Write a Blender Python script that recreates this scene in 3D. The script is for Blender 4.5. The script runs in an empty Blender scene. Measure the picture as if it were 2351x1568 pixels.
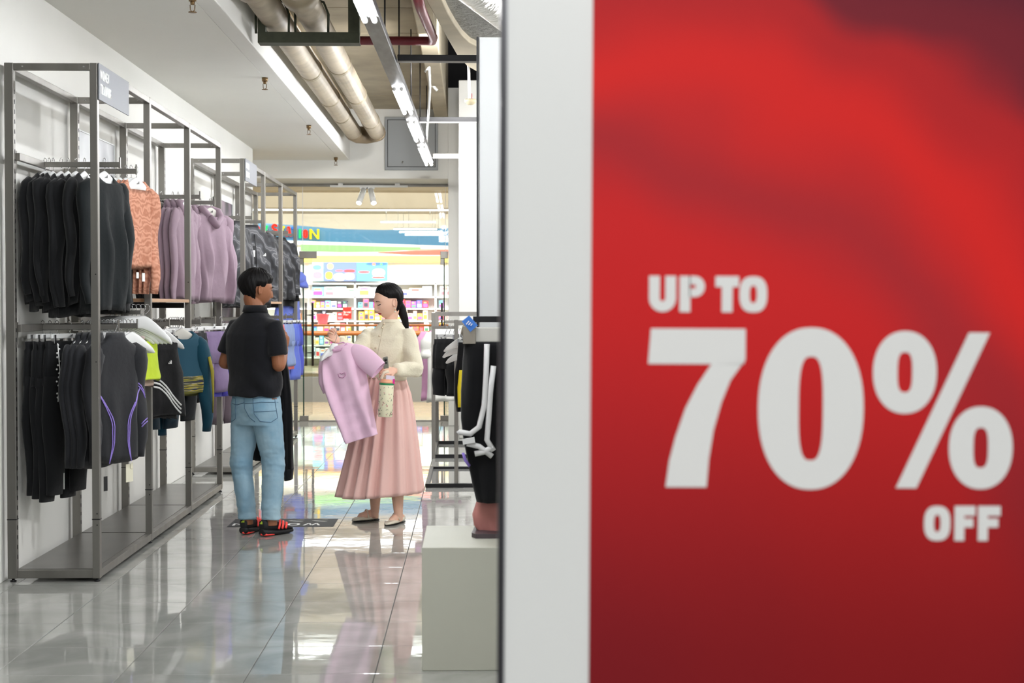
import bpy, math, random
import numpy as np
from mathutils import Vector, Matrix, Euler
random.seed(7); rs = np.random.RandomState(7)
SC = bpy.context.scene; COL = SC.collection
PI = math.pi
# ------------------------------------------------------------------ camera
F = 3550.0; CH = 1.45
PITCH = math.atan(80.0 / F); YAW = math.atan(89.5 / F)
cd = bpy.data.cameras.new('camera'); cam = bpy.data.objects.new('camera', cd); COL.objects.link(cam)
cam.location = (0, 0, CH); cam.rotation_euler = (PI / 2 - PITCH, 0, -YAW)
cd.sensor_width = 36; cd.lens = F / 2351 * 36; cd.clip_start = .05; cd.clip_end = 200
cd.dof.use_dof = True; cd.dof.focus_distance = 10.1; cd.dof.aperture_fstop = 5.2
SC.camera = cam
CR = cam.rotation_euler.to_matrix()
# ------------------------------------------------------------------ world, colour management, lamps
w = bpy.data.worlds.new('world'); SC.world = w; w.use_nodes = True
w.node_tree.nodes['Background'].inputs[0].default_value = (.92, .95, 1, 1)
w.node_tree.nodes['Background'].inputs[1].default_value = .12
SC.view_settings.view_transform = 'Standard'; SC.view_settings.look = 'None'
SC.view_settings.gamma = 1; SC.view_settings.use_curve_mapping = False
SC.view_settings.exposure = 0.31
SC.cycles.use_denoising = True; SC.cycles.max_bounces = 8; SC.cycles.transparent_max_bounces = 16
SC.cycles.sample_clamp_indirect = 6; SC.cycles.caustics_reflective = False; SC.cycles.caustics_refractive = False


def area(name, loc, size, power, col=(1, .985, .95), rot=(0, 0, 0)):
    l = bpy.data.lights.new(name, 'AREA'); l.shape = 'RECTANGLE'; l.size, l.size_y = size
    l.energy = power; l.color = col
    o = bpy.data.objects.new(name, l); COL.objects.link(o); o.location = loc; o.rotation_euler = rot
    return o


# assumed ceiling lamps outside the frame, added to light the shop and the sign
K = 1.0
area('unseen_lamp', (1.9, 11.5, 3.6), (.5, 10.0), 60 * K)
area('unseen_lamp', (-.6, 5.4, 3.15), (.25, 3.4), 10 * K)
area('unseen_lamp', (-.5, 3.6, 3.4), (.8, 2.0), 15 * K, (1, 1, .98))
area('unseen_lamp', (.3, -1.6, 3.3), (2.4, .6), 132 * K, (1, 1, .99), (math.radians(28), 0, 0))
area('unseen_lamp', (-2.6, 4.0, 3.3), (.3, 3.0), 15 * K)
area('added_uplight', (-2, 32.4, 3.2), (12, .2), 40 * K, (1, .98, .95), (PI, 0, 0))  # added upward light, lifts the dark ceiling above the fascia
area('added_uplight', (-2, 27.5, 2.9), (10, .3), 25 * K, (1, .98, .95), (PI, 0, 0))  # second added light facing up, brightens the atrium ceiling
# mall corridor and toy shop lamps
area('mall_lamp', (-1.0, 21.9, 3.6), (8, 1.6), 420 * K, (1, .98, .94))
area('atrium_lamp', (-1.0, 28.5, 5.2), (10, 5), 250 * K, (1, .99, .97))
area('toy_shop_lamp', (-2.0, 36.3, 3.03), (9, 1.2), 850 * K, (1, 1, 1), (math.radians(25), 0, 0))
area('fascia_lamp', (-2.0, 32.2, 3.4), (12, .3), 160 * K, (1, 1, 1), (math.radians(50), 0, 0))


def fill_point(loc, power, r=.12):   # unseen point light, added to brighten the right side, column and partition
    l = bpy.data.lights.new('fill_light', 'POINT'); l.energy = power; l.shadow_soft_size = r; l.color = (.985, .99, 1)
    o = bpy.data.objects.new('fill_light', l); COL.objects.link(o); o.location = loc


for y_, x_ in ((8.3, 1.9), (12.0, 1.9), (13.6, 1.1), (4.4, .8)): fill_point((x_, y_, 3.0), {8.3: 130, 12.0: 130, 13.6: 50, 4.4: 36}[y_] * K)
area('unseen_lamp', (-.1, 12.9, 3.62), (.3, .2), 62 * K, rot=(math.radians(80), 0, 0))  # added lamp turned away from the camera, brightens the end wall


# ------------------------------------------------------------------ helpers
def at(px, py, Y):
    d = CR @ Vector(((px - 1175.5) / F, -(py - 784.0) / F, -1.0))
    return Vector((0, 0, CH)) + d * (Y / d.y)


def A(v): return np.array(v, float)


def lin(c):
    return tuple((x / 255 / 12.92) if x / 255 <= .04045 else ((x / 255 + .055) / 1.055) ** 2.4 for x in c)


class MB:
    def __init__(s): s.v = []; s.f = []; s.m = []; s.s = []

    def add(s, vs, fs, mi=0, sm=False):
        o = len(s.v); s.v += [tuple(float(c) for c in p) for p in vs]
        for f in fs: s.f.append(tuple(i + o for i in f)); s.m.append(mi); s.s.append(sm)
        return s

    def box(s, c, d, mi=0, rz=0, ry=0, rx=0):
        M = Euler((rx, ry, rz)).to_matrix(); vs = []
        for z in (-.5, .5):
            for y in (-.5, .5):
                for x in (-.5, .5): vs.append(M @ Vector((x * d[0], y * d[1], z * d[2])) + Vector(c))
        return s.add(vs, [(0, 2, 3, 1), (4, 5, 7, 6), (0, 1, 5, 4), (2, 6, 7, 3), (0, 4, 6, 2), (1, 3, 7, 5)], mi)

    def bx(s, x0, x1, y0, y1, z0, z1, mi=0):
        return s.box(((x0 + x1) / 2, (y0 + y1) / 2, (z0 + z1) / 2), (abs(x1 - x0), abs(y1 - y0), abs(z1 - z0)), mi)

    def bar(s, p, q, w, h, mi=0, up=(0, 0, 1)):
        p, q, up = Vector(p), Vector(q), Vector(up); d = (q - p).normalized()
        a = d.cross(up)
        if a.length < 1e-4: a = d.cross(Vector((1, 0, 0)))
        a.normalize(); b = a.cross(d).normalized(); vs = []
        for c in (p, q):
            for i, j in ((-1, -1), (1, -1), (1, 1), (-1, 1)): vs.append(c + a * i * w / 2 + b * j * h / 2)
        return s.add(vs, [(3, 2, 1, 0), (4, 5, 6, 7), (0, 1, 5, 4), (1, 2, 6, 5), (2, 3, 7, 6), (3, 0, 4, 7)], mi)

    def rings(s, R, mi=0, sm=True, caps=(True, True), flip=False):
        n = len(R[0]); vs = [p for r in R for p in r]; fs = []
        for i in range(len(R) - 1):
            for j in range(n):
                a, b = i * n + j, i * n + (j + 1) % n
                fs.append((a, b, b + n, a + n))
        if caps[0]: fs.append(tuple(range(n))[::-1])
        if caps[1]: fs.append(tuple(range((len(R) - 1) * n, len(R) * n)))
        if flip: fs = [f[::-1] for f in fs]
        return s.add(vs, fs, mi, sm)

    def tube(s, pts, r, n=8, mi=0, caps=(True, True), flat=None, ref=(0, 0, 1), sm=True):
        """tapered tube; r: number, list, or list of (a, b); flat: list of side axes"""
        P = [Vector(p) for p in pts]; N = len(P)
        if not hasattr(r, '__len__'): r = [r] * N
        R = []; pa = None
        for i in range(N):
            t = (P[min(i + 1, N - 1)] - P[max(i - 1, 0)]).normalized()
            if flat is not None:
                a = Vector(flat if not hasattr(flat[0], '__len__') else flat[i]); a = (a - t * a.dot(t)).normalized()
            elif pa is None:
                a = t.cross(Vector(ref))
                if a.length < .05: a = t.cross(Vector((1, 0, 0)))
                a.normalize()
            else:
                a = (pa - t * pa.dot(t)).normalized()
            pa = a; b = t.cross(a)
            ra, rb = r[i] if hasattr(r[i], '__len__') else (r[i], r[i])
            R.append([P[i] + a * ra * math.cos(2 * PI * k / n) + b * rb * math.sin(2 * PI * k / n) for k in range(n)])
        return s.rings(R, mi, sm, caps)

    def lathe(s, prof, c=(0, 0, 0), n=16, mi=0, M=None, sm=True):
        R = []
        for r, z in prof:
            ring = [Vector((max(r, 1e-4) * math.cos(2 * PI * k / n), max(r, 1e-4) * math.sin(2 * PI * k / n), z)) for k in range(n)]
            if M is not None: ring = [M @ p for p in ring]
            R.append([p + Vector(c) for p in ring])
        return s.rings(R, mi, sm)

    def prism(s, poly, fn, t0, t1, mi=0, sm=False):
        """poly in 2-D; fn(u, v, t) -> point"""
        n = len(poly)
        vs = [fn(u, v, t0) for u, v in poly] + [fn(u, v, t1) for u, v in poly]
        fs = [tuple(range(n))[::-1], tuple(range(n, 2 * n))] + [(i, (i + 1) % n, (i + 1) % n + n, i + n) for i in range(n)]
        return s.add(vs, fs, mi, sm)

    def sphere(s, c, r, n=12, m=8, mi=0, M=None):
        r = r if hasattr(r, '__len__') else (r, r, r); R = []
        for i in range(m + 1):
            th = PI * i / m; q = max(math.sin(th), 1e-3)
            ring = [Vector((r[0] * q * math.cos(2 * PI * k / n), r[1] * q * math.sin(2 * PI * k / n), -r[2] * math.cos(th))) for k in range(n)]
            if M is not None: ring = [M @ p for p in ring]
            R.append([p + Vector(c) for p in ring])
        return s.rings(R, mi, True)

    def mesh(s, name):
        me = bpy.data.meshes.new(name); me.from_pydata(s.v, [], s.f)
        me.polygons.foreach_set('material_index', s.m); me.polygons.foreach_set('use_smooth', s.s)
        me.update(); return me

    def build(s, name, mats, parent=None, bevel=0):
        return mk(name, s.mesh(name), mats, parent, bevel)


def mk(name, me, mats, parent=None, bevel=0):
    o = bpy.data.objects.new(name, me)
    for m in (mats if isinstance(mats, (list, tuple)) else [mats]): me.materials.append(m)
    COL.objects.link(o)
    if parent is not None: o.parent = parent
    if bevel:
        b = o.modifiers.new('bevel', 'BEVEL'); b.width = bevel; b.segments = 2; b.limit_method = 'ANGLE'; b.angle_limit = .7
    return o


def tag(o, label=None, cat=None, group=None, kind=None):
    if label: o['label'] = label
    if cat: o['category'] = cat
    if group: o['group'] = group
    if kind: o['kind'] = kind
    return o


def empty(name, loc=(0, 0, 0), label=None, cat=None, group=None, rz=0):
    o = bpy.data.objects.new(name, None); COL.objects.link(o); o.location = loc; o.rotation_euler = (0, 0, rz)
    o.empty_display_size = .05
    return tag(o, label, cat, group)


def copy_tree(o, parent=None):
    c = o.copy(); COL.objects.link(c)
    if parent is not None: c.parent = parent
    for ch in list(o.children):
        copy_tree(ch, c)
    return c


def fbm(P, freq=10., seed=0, octv=3):
    """smooth pseudo noise on an (n,3) array, about -1..1"""
    r = np.random.RandomState(seed); out = np.zeros(len(P)); amp = 1.; tot = 0
    for o in range(octv):
        for k in range(4):
            d = r.normal(size=3); d /= np.linalg.norm(d)
            out += amp * np.sin(P @ d * freq * (1 + .3 * r.rand()) + r.rand() * 6.28 + 1.5 * np.sin(P @ r.normal(size=3) * freq * .4)); tot += amp * .6
        freq *= 2; amp *= .5
    return out / tot


def fuse(name, mb, voxel, iters, disp=None):
    """closed overlapping lofts -> one continuous skin"""
    me = mb.mesh('tmp'); o = bpy.data.objects.new('tmp', me); COL.objects.link(o)
    r = o.modifiers.new('r', 'REMESH'); r.mode = 'VOXEL'; r.voxel_size = voxel; r.use_smooth_shade = True
    if iters:
        s = o.modifiers.new('s', 'SMOOTH'); s.factor = .5; s.iterations = iters
    dg = bpy.context.evaluated_depsgraph_get(); ev = o.evaluated_get(dg)
    out = bpy.data.meshes.new_from_object(ev, depsgraph=dg)
    bpy.data.objects.remove(o); bpy.data.meshes.remove(me); out.name = name
    n = len(out.vertices)
    if disp is not None:
        co = np.empty(n * 3); out.vertices.foreach_get('co', co); co = co.reshape(-1, 3)
        no = np.empty(n * 3); out.vertex_normals.foreach_get('vector', no); no = no.reshape(-1, 3)
        co = co + no * disp(co, no)[:, None]
        out.vertices.foreach_set('co', co.ravel()); out.update()
    out.polygons.foreach_set('use_smooth', [True] * len(out.polygons))
    out.materials.clear()
    return out


from mathutils.bvhtree import BVHTree
def onto(o, pts, dirv, off=.0015):
    """lay points on a mesh surface, looking along dirv"""
    me = o.data; bv = BVHTree.FromPolygons([v.co for v in me.vertices], [p.vertices[:] for p in me.polygons]); out = []
    for p in pts:
        p = Vector(p); h_ = bv.ray_cast(p - dirv * 1.0, dirv, 3.0)
        if h_[0] is not None: out.append(h_[0] - dirv * off)
    return out


# ------------------------------------------------------------------ materials
def mat(name, col, rough=.5, metal=0., spec=.5, emit=0, bump=0, bscale=60., vary=0, vscale=3., lincol=False, stretch=(1, 1, 1), coat=0, sheen=0, dist=.002):
    m = bpy.data.materials.new(name); m.use_nodes = True; nt = m.node_tree; N = nt.nodes; L = nt.links
    b = N['Principled BSDF']; c = col if lincol else lin(col)
    b.inputs['Base Color'].default_value = (*c, 1); b.inputs['Roughness'].default_value = rough
    b.inputs['Metallic'].default_value = metal; b.inputs['Specular IOR Level'].default_value = spec
    if coat: b.inputs['Coat Weight'].default_value = coat; b.inputs['Coat Roughness'].default_value = .08
    if sheen: b.inputs['Sheen Weight'].default_value = sheen; b.inputs['Sheen Roughness'].default_value = .5
    if emit: b.inputs['Emission Color'].default_value = (*c, 1); b.inputs['Emission Strength'].default_value = emit
    if bump or vary:
        tc = N.new('ShaderNodeTexCoord'); mp = N.new('ShaderNodeMapping'); mp.inputs['Scale'].default_value = stretch
        L.new(tc.outputs['Object'], mp.inputs[0])
    if bump:
        n = N.new('ShaderNodeTexNoise'); n.inputs['Scale'].default_value = bscale; n.inputs['Detail'].default_value = 3
        L.new(mp.outputs[0], n.inputs['Vector']); bp = N.new('ShaderNodeBump'); bp.inputs['Strength'].default_value = bump
        bp.inputs['Distance'].default_value = dist
        L.new(n.outputs['Fac'], bp.inputs['Height']); L.new(bp.outputs[0], b.inputs['Normal'])
    if vary:
        n = N.new('ShaderNodeTexNoise'); n.inputs['Scale'].default_value = vscale; n.inputs['Detail'].default_value = 5
        L.new(mp.outputs[0], n.inputs['Vector']); r = N.new('ShaderNodeValToRGB')
        r.color_ramp.elements[0].position = .3; r.color_ramp.elements[1].position = .7
        r.color_ramp.elements[0].color = (*[x * (1 - vary) for x in c], 1); r.color_ramp.elements[1].color = (*[min(1, x * (1 + vary)) for x in c], 1)
        L.new(n.outputs['Fac'], r.inputs[0]); L.new(r.outputs[0], b.inputs['Base Color'])
    return m


def cloth(name, col, rough=.9, sheen=.15, bump=.25, bscale=35., vary=0.05):
    return mat(name, col, rough, spec=.2, sheen=sheen, bump=bump, bscale=bscale, dist=.006, vary=vary, vscale=9)


def emitm(name, col, s):
    m = bpy.data.materials.new(name); m.use_nodes = True; N = m.node_tree.nodes; N.clear()
    e = N.new('ShaderNodeEmission'); e.inputs[0].default_value = (*lin(col), 1); e.inputs[1].default_value = s
    o = N.new('ShaderNodeOutputMaterial'); m.node_tree.links.new(e.outputs[0], o.inputs[0]); return m


def glassm(name, tint=(249, 253, 251), refl=1.):
    m = bpy.data.materials.new(name); m.use_nodes = True; nt = m.node_tree; N = nt.nodes; L = nt.links; N.clear()
    t = N.new('ShaderNodeBsdfTransparent'); t.inputs[0].default_value = (*lin(tint), 1)
    g = N.new('ShaderNodeBsdfGlossy'); g.inputs['Roughness'].default_value = .01
    fr = N.new('ShaderNodeFresnel'); fr.inputs[0].default_value = 1.45
    mu = N.new('ShaderNodeMath'); mu.operation = 'MULTIPLY'; mu.inputs[1].default_value = refl
    mx = N.new('ShaderNodeMixShader'); o = N.new('ShaderNodeOutputMaterial')
    L.new(fr.outputs[0], mu.inputs[0]); L.new(mu.outputs[0], mx.inputs[0]); L.new(t.outputs[0], mx.inputs[1]); L.new(g.outputs[0], mx.inputs[2]); L.new(mx.outputs[0], o.inputs[0])
    return m


M_wall = mat('white_wall_paint', (238, 237, 232), .75, spec=.25, bump=.15, bscale=25, dist=.002, vary=.02, vscale=1.5)
M_ceil = mat('ceiling_paint', (238, 237, 231), .85, spec=.2, bump=.1, bscale=12, vary=.02, vscale=1)
M_trimw = mat('white_lacquer', (232, 234, 234), .4, spec=.4)
M_steel = mat('brushed_steel', (142, 139, 134), .38, .85, bump=.15, bscale=90, stretch=(1, 1, .08), vary=.16, vscale=7)
M_steeld = mat('dark_steel_deck', (112, 110, 106), .3, .6, vary=.12, vscale=5)
M_dark = mat('dark_metal', (38, 38, 40), .4, .6)
M_black = mat('black_void', (12, 12, 15), .95)
M_slab = mat('stained_concrete_slab', (164, 152, 130), .8, bump=.4, bscale=8, dist=.01, vary=.13, vscale=3.2)
M_slab2 = mat('beige_beam_paint', (190, 178, 154), .75, bump=.3, bscale=10, dist=.006, vary=.1, vscale=4)
M_board = mat('grey_insulation_board', (150, 149, 143), .9, bump=1., bscale=28, dist=.02, vary=.15, vscale=16)
M_pipe = mat('aged_pipe_jacket', (172, 160, 140), .5, .25, bump=.35, bscale=14, dist=.006, vary=.16, vscale=7)
M_pipeband = mat('pipe_band', (150, 138, 116), .4, .4)
M_green = mat('dark_green_steel', (68, 72, 56), .6, .2, vary=.25, vscale=14)
M_redpipe = mat('red_oxide_pipe', (128, 44, 54), .45, .1, vary=.12, vscale=8)
M_brass = mat('brass', (128, 104, 72), .35, .8)
M_wood = mat('light_wood', (196, 156, 122), .5, vary=.12, vscale=12, stretch=(1, .15, 1))
M_rail = mat('orange_varnished_wood', (172, 100, 40), .35, coat=.3)
M_white = mat('white_plastic', (236, 236, 234), .35)
M_hang = mat('hanger_plastic', (232, 233, 232), .35)
M_hangg = mat('grey_card_hanger', (206, 204, 196), .6)
M_hook = mat('chrome_wire', (190, 190, 192), .2, 1)
M_ink = mat('black_print', (22, 22, 24), .6)
M_grey = mat('grey_enamel', (148, 151, 152), .5, .1)
M_glass = glassm('pane_glass', refl=.8)
M_glassedge = mat('green_glass_edge', (24, 60, 48), .2)
M_tube = emitm('tube_light', (248, 251, 255), 78)
M_spot = emitm('spot_light_lens', (255, 252, 246), 14)
M_skin_m = mat('tan_skin', (154, 100, 70), .5, spec=.4)
M_skin_w = mat('fair_skin', (238, 194, 170), .5, spec=.4)
for m_, r_ in ((M_skin_m, .02), (M_skin_w, .02)):
    b_ = m_.node_tree.nodes['Principled BSDF']; b_.inputs['Subsurface Weight'].default_value = .15
    b_.inputs['Subsurface Radius'].default_value = (1, .35, .2); b_.inputs['Subsurface Scale'].default_value = .008
M_lip = mat('red_lips', (176, 48, 56), .35)
M_lipm = mat('brown_lips', (136, 78, 66), .5)
M_hair = mat('black_hair', (12, 10, 11), .55, spec=.2, bump=.6, bscale=260, stretch=(1, 1, .06), dist=.002)


def C(col): return cloth('cloth_%02x%02x%02x' % col, col)


M_blk = cloth('black_cotton', (19, 20, 22)); M_blk2 = cloth('black_green_cotton', (24, 28, 30)); M_blk3 = cloth('black_fleece', (14, 14, 17))
M_jersey = cloth('black_jersey', (32, 33, 37), .7)

# ------------------------------------------------------------------ setting: floor of separate tiles
m = bpy.data.materials.new('glossy_floor_tile'); m.use_nodes = True; nt = m.node_tree; N = nt.nodes; L = nt.links; b = N['Principled BSDF']
ge = N.new('ShaderNodeNewGeometry'); oi = N.new('ShaderNodeObjectInfo')
n1 = N.new('ShaderNodeTexNoise'); n1.inputs['Scale'].default_value = 2.6; n1.inputs['Detail'].default_value = 7; n1.inputs['Distortion'].default_value = 1.2
L.new(ge.outputs['Position'], n1.inputs['Vector'])
cr = N.new('ShaderNodeValToRGB'); cr.color_ramp.elements[0].position = .3; cr.color_ramp.elements[1].position = .72
cr.color_ramp.elements[0].color = (*lin((146, 147, 142)), 1); cr.color_ramp.elements[1].color = (*lin((178, 178, 173)), 1)
L.new(n1.outputs['Fac'], cr.inputs[0]); L.new(cr.outputs[0], b.inputs['Base Color'])
b.inputs['Roughness'].default_value = .035; b.inputs['Specular IOR Level'].default_value = .75
n2 = N.new('ShaderNodeTexNoise'); n2.inputs['Scale'].default_value = 7; n2.inputs['Detail'].default_value = 2
L.new(ge.outputs['Position'], n2.inputs['Vector']); bp = N.new('ShaderNodeBump'); bp.inputs['Strength'].default_value = .03; bp.inputs['Distance'].default_value = .012
L.new(n2.outputs['Fac'], bp.inputs['Height']); L.new(bp.outputs[0], b.inputs['Normal'])
M_tile = m
M_grout = mat('dark_grout', (70, 69, 66), .8)
fl = MB().bx(-7, 6, -4, 19.62, -.12, -.004).build('floor', M_grout); tag(fl, kind='structure')
T = .5; tmb = MB(); h = T / 2 - .0018
e = .0012
tmb.rings([[(-h, -h, -.01), (h, -h, -.01), (h, h, -.01), (-h, h, -.01)], [(-h, -h, -e), (h, -h, -e), (h, h, -e), (-h, h, -e)],
           [(-h + e, -h + e, 0), (h - e, -h + e, 0), (h - e, h - e, 0), (-h + e, h - e, 0)]], sm=False)
tme = tmb.mesh('tile'); tme.materials.append(M_tile)
for i in range(8):
    for j in range(28):
        o = bpy.data.objects.new('tile', tme); COL.objects.link(o); o.parent = fl
        o.location = (-.388 + .5 * (i - 4) + .25, 8.592 - 2.5 - .25 + .5 * j, 0)
        o.rotation_euler = (rs.normal() * .0006, rs.normal() * .0009, 0)
# floor outside the individually visible field
MB().bx(-7, -2.388, -4, 19.6, -.01, 0).bx(1.612, 6, -4, 19.6, -.01, 0).bx(-2.388, 1.612, -4, 5.59, -.01, 0).bx(-2.388, 1.612, 19.592, 19.62, -.01, 0).build('floor_border', M_tile, fl)
M_mallfloor = mat('beige_mall_floor', (178, 160, 130), .2, spec=.5, vary=.05)
o = MB().bx(-9, 7, 19.62, 24.2, -.12, 0).build('mall_floor', M_mallfloor); tag(o, kind='structure')
o = MB().bx(-14, 12, 33.6, 44, -.12, 0).build('mall_floor', M_mallfloor); tag(o, kind='structure')

# ------------------------------------------------------------------ setting: walls, ceilings
WX = -2.475; CZ = 3.22; SZ = 3.84; FX = -1.49; EW = 18.8
tag(MB().bx(-4.2, WX, 8.13, 17.5, 0, CZ + .02).build('wall_left', M_wall, bevel=.004), kind='structure')
tag(MB().bx(-7, -6.8, -4, 8.13, 0, 4.2).build('wall_far_left', M_wall), kind='structure')
tag(MB().bx(-7, -4.2, 8.13, 8.33, 0, 4.2).build('wall_far_left', M_wall), kind='structure')
tag(MB().bx(-7, FX - .12, -4, EW, CZ, CZ + .1).build('ceiling', M_ceil), kind='structure')
tag(MB().bx(FX - .12, FX, -4, EW, CZ, SZ).build('ceiling_fascia', M_wall, bevel=.006), kind='structure')
# raw slab with seams
sl = tag(MB().bx(FX, -.46, -4, EW + .3, SZ + .02, SZ + .2).build('ceiling_slab', M_slab), kind='structure')
ys = [at(900, y, 10)[2] for y in (0,)]
seams = [-4, 0, 4, 8.4, 9.9, 12.45, 13.6, 17.6, 19.1]
for a_, b_ in zip(seams, seams[1:]):
    MB().bx(FX + .002, -.47, a_ + .008, b_ - .008, SZ, SZ + .03).build('slab_panel', M_slab, sl, bevel=.008)
tag(MB().bx(-.46, -.30, 6, EW, SZ - .12, SZ + .9).build('ceiling_beam', M_slab2, bevel=.01), kind='structure')
tag(MB().bx(-.6, 6, -4, 19.5, 4.75, 4.9).build('ceiling_void', M_black), kind='structure')
# end wall with header
tag(MB().bx(-7, -.30, EW, EW + .9, 3.0, 3.86).build('wall_end', M_wall, bevel=.004), kind='structure')
tag(MB().bx(-.30, 1.0, EW, EW + .9, 0, 4.1).build('wall_end_right', M_wall, bevel=.006), kind='structure')
tag(MB().bx(-.155, 1.0, 17.0, EW, 0, 3.93).build('column', M_wall, bevel=.01), kind='structure')
tag(MB().bx(1.0, 6, EW, EW + .2, 0, 4.9).build('wall_right_end', M_wall), kind='structure')
tag(MB().bx(6, 6.2, -4, EW, 0, 4.9).build('wall_right', M_wall), kind='structure')
# curved plaster band and the grey board behind it
band_o = [(-.29, 9.33), (-.255, 9.75), (-.218, 10.2), (-.17, 10.8), (-.116, 11.44), (-.045, 11.95), (.05, 12.3), (.3, 12.7), (.9, 13)]
band_i = [(-.187, 9.33), (-.155, 9.8), (-.118, 10.2), (-.073, 10.6), (-.02, 10.9), (.034, 11.06), (.2, 11.3), (.5, 11.45), (.9, 11.5)]
band_o = [(-.46, 6.5), (-.36, 8.2)] + band_o; band_i = [(-.36, 6.5), (-.26, 8.2)] + band_i
mb = MB(); R = []
for (a_, b_) in zip(band_o, band_i): R.append([(a_[0], a_[1], 3.30), (b_[0], b_[1], 3.30), (b_[0], b_[1], 3.62), (a_[0], a_[1], 3.62)])
mb.rings(R, sm=False); tag(mb.build('ceiling_curved_band', M_slab2, bevel=.01), kind='structure')
poly = band_i + [(.9, 6.5)]
tag(MB().prism([(x - .003, y) for x, y in poly], lambda u, v, t: (u, v, t), 3.34, 3.4).build('ceiling_board', M_board), kind='structure')
# black sheets added to close the dark void and block light from beyond
tag(MB().bx(-.6, 6, EW + .01, EW + .2, 4.1, 4.9).bx(-.6, -.46, 6, EW, 4.05, 4.8).build('void_backdrop', M_black), kind='structure')
tag(MB().bx(-.46, -.30, EW, EW + .9, 3.86, 4.1).build('wall_end_top', M_wall), kind='structure')
# right standing white partition (its raw edge dark)
pt = tag(MB().bx(.026, 1.6, 6.86, 6.95, 0, 2.64).build('wall_partition', M_trimw, bevel=.004), kind='structure')
MB().bx(.016, .025, 6.85, 6.96, 0, 2.64).build('edge_strip', M_dark, pt)

# ------------------------------------------------------------------ setting: glazed shop front (Y = 19.6)
GY = 19.62
def gx(px): return (px - 1086) / F * GY
gf = tag(empty('window_1', (0, 0, 0)), kind='structure')
gf2 = MB().bx(gx(560), gx(1034), GY - .02, GY + .02, 2.965, 3.0).build('window_frame', M_steel, gf)
for k, (a_, b_) in enumerate(((565, 696), (697.5, 1022), (1023.5, 1033))):
    MB().bx(gx(a_), gx(b_), GY - .005, GY + .005, 2.10, 2.965).build('pane', M_glass, gf)
for x in (697, 1023):
    MB().bx(gx(x) - .003, gx(x) + .003, GY - .006, GY + .006, 2.1, 2.965).build('pane_joint', M_trimw, gf)
MB().bx(gx(565), gx(696), GY - .005, GY + .005, 0.01, 2.10).build('pane', M_glass, gf)
MB().bx(gx(1024), gx(1033), GY - .005, GY + .005, 0.01, 2.10).build('pane', M_glass, gf)
MB().bx(gx(540), gx(1033), GY - .05, GY + .05, 0.0, .012).build('threshold', M_steel, gf)
for sx, hx, ang in ((698, 1, math.radians(89)), (1020, -1, math.radians(91))):
    d = tag(empty('door_%d' % (1 if hx > 0 else 2), (gx(sx), GY, 0)), kind='structure')
    dirx, diry = math.cos(ang) * hx, math.sin(ang)
    q = Vector((dirx * .88, diry * .88, 0))
    MB().bar((0, 0, 1.06), (q.x, q.y, 1.06), .012, 2.06, up=(0, 0, 1)).build('pane', M_glass, d)
    MB().bx(-.008, .008, -.006, .006, .03, 2.09).build('glass_edge', M_glassedge, d)
    MB().bar((q.x * .99, q.y * .99, .03), (q.x, q.y, 2.09), .004, .01).build('glass_edge', M_glassedge, d)
    MB().bx(-.05, .17 if hx > 0 else .05, -.02, .02, 2.06, 2.15).bx(-.05, .0, -.022, .022, 1.98, 2.06).build('hinge_patch', M_steel, d, bevel=.004)
    MB().bx(-.05, .06, -.02, .02, .01, .07).build('floor_pivot', M_steel, d, bevel=.003)
    hp = q * .62
    hd = MB().tube([(hp.x + .05 * hx, hp.y, .68), (hp.x + .05 * hx, hp.y, 1.50)], .016, 10)
    for z in (.85, 1.34): hd.tube([(hp.x, hp.y, z), (hp.x + .05 * hx, hp.y, z)], .009, 6)
    hd.build('handle', M_dark, d)
print('shell ok')
# ------------------------------------------------------------------ the mall beyond the glass
M_cream = mat('cream_ceiling_paint', (236, 222, 200), .8, vary=.03)
M_blue = mat('blue_fascia', (50, 118, 158), .4, coat=.3)
M_grn = mat('green_fascia', (140, 212, 118), .5); M_redf = mat('red_fascia', (230, 112, 94), .5); M_yel = mat('yellow_fascia', (250, 214, 84), .5)
M_cove = emitm('cove_light', (240, 248, 255), 4.5)
M_lin = emitm('tube_reflection_glow', (250, 252, 255), 7)
tag(MB().bx(-9, 7, 19.72, 20.6, 3.3, 3.4).build('mall_ceiling', M_cream), kind='structure')
# curved bulkhead around the atrium, two steps
for (yy, z0, z1, bow, nm, mm) in ((25.5, 3.36, 3.62, 1.5, 'mall_bulkhead', M_cream), (31.0, 3.42, 4.9, -1.2, 'mall_bulkhead', M_cream)):
    R = []
    for i in range(25):
        x = -9 + 14 * i / 24; y = yy + bow * ((x + 2) / 7) ** 2
        R.append([(x, y, z0), (x, y + .5, z0), (x, y + .5, z1), (x, y, z1)])
    tag(MB().rings(R, sm=False).build(nm, mm), kind='structure')
tag(MB().bx(-14, 12, 31.4, 34.6, 3.5, 3.6).build('mall_ceiling', M_cream), kind='structure')
tag(MB().bx(-14, 12, 34.35, 34.45, 2.95, 3.6).build('fascia_back_wall', M_cream), kind='structure')
tag(MB().bx(-14, 12, 20, 44, 5.6, 5.7).build('mall_upper_ceiling', M_cream), kind='structure')
R = []
for i in range(25):
    x = -7 + 9.0 * i / 24; y = 31.6 + .2 * math.sin(i / 24 * PI)
    R.append([(x, y, 3.44), (x, y + .42, 3.44), (x, y + .42, 3.5), (x, y, 3.5)])
tag(MB().rings(R, sm=False).build('cove_light_band', M_cove), 'curved white cove light band in the mall ceiling above the blue fascia', 'ceiling light')
fas = tag(empty('shop_fascia', (-3, 34, 2.9)), 'curved blue shop fascia carrying coloured lit letters beyond the glass', 'shop sign')
fas.matrix_world = Matrix.Translation((-3, 34, 2.9))


def unp(o, p):  # parent keeping world geometry
    o.parent = p; o.matrix_parent_inverse = Matrix.Translation(-p.location); return o


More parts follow.
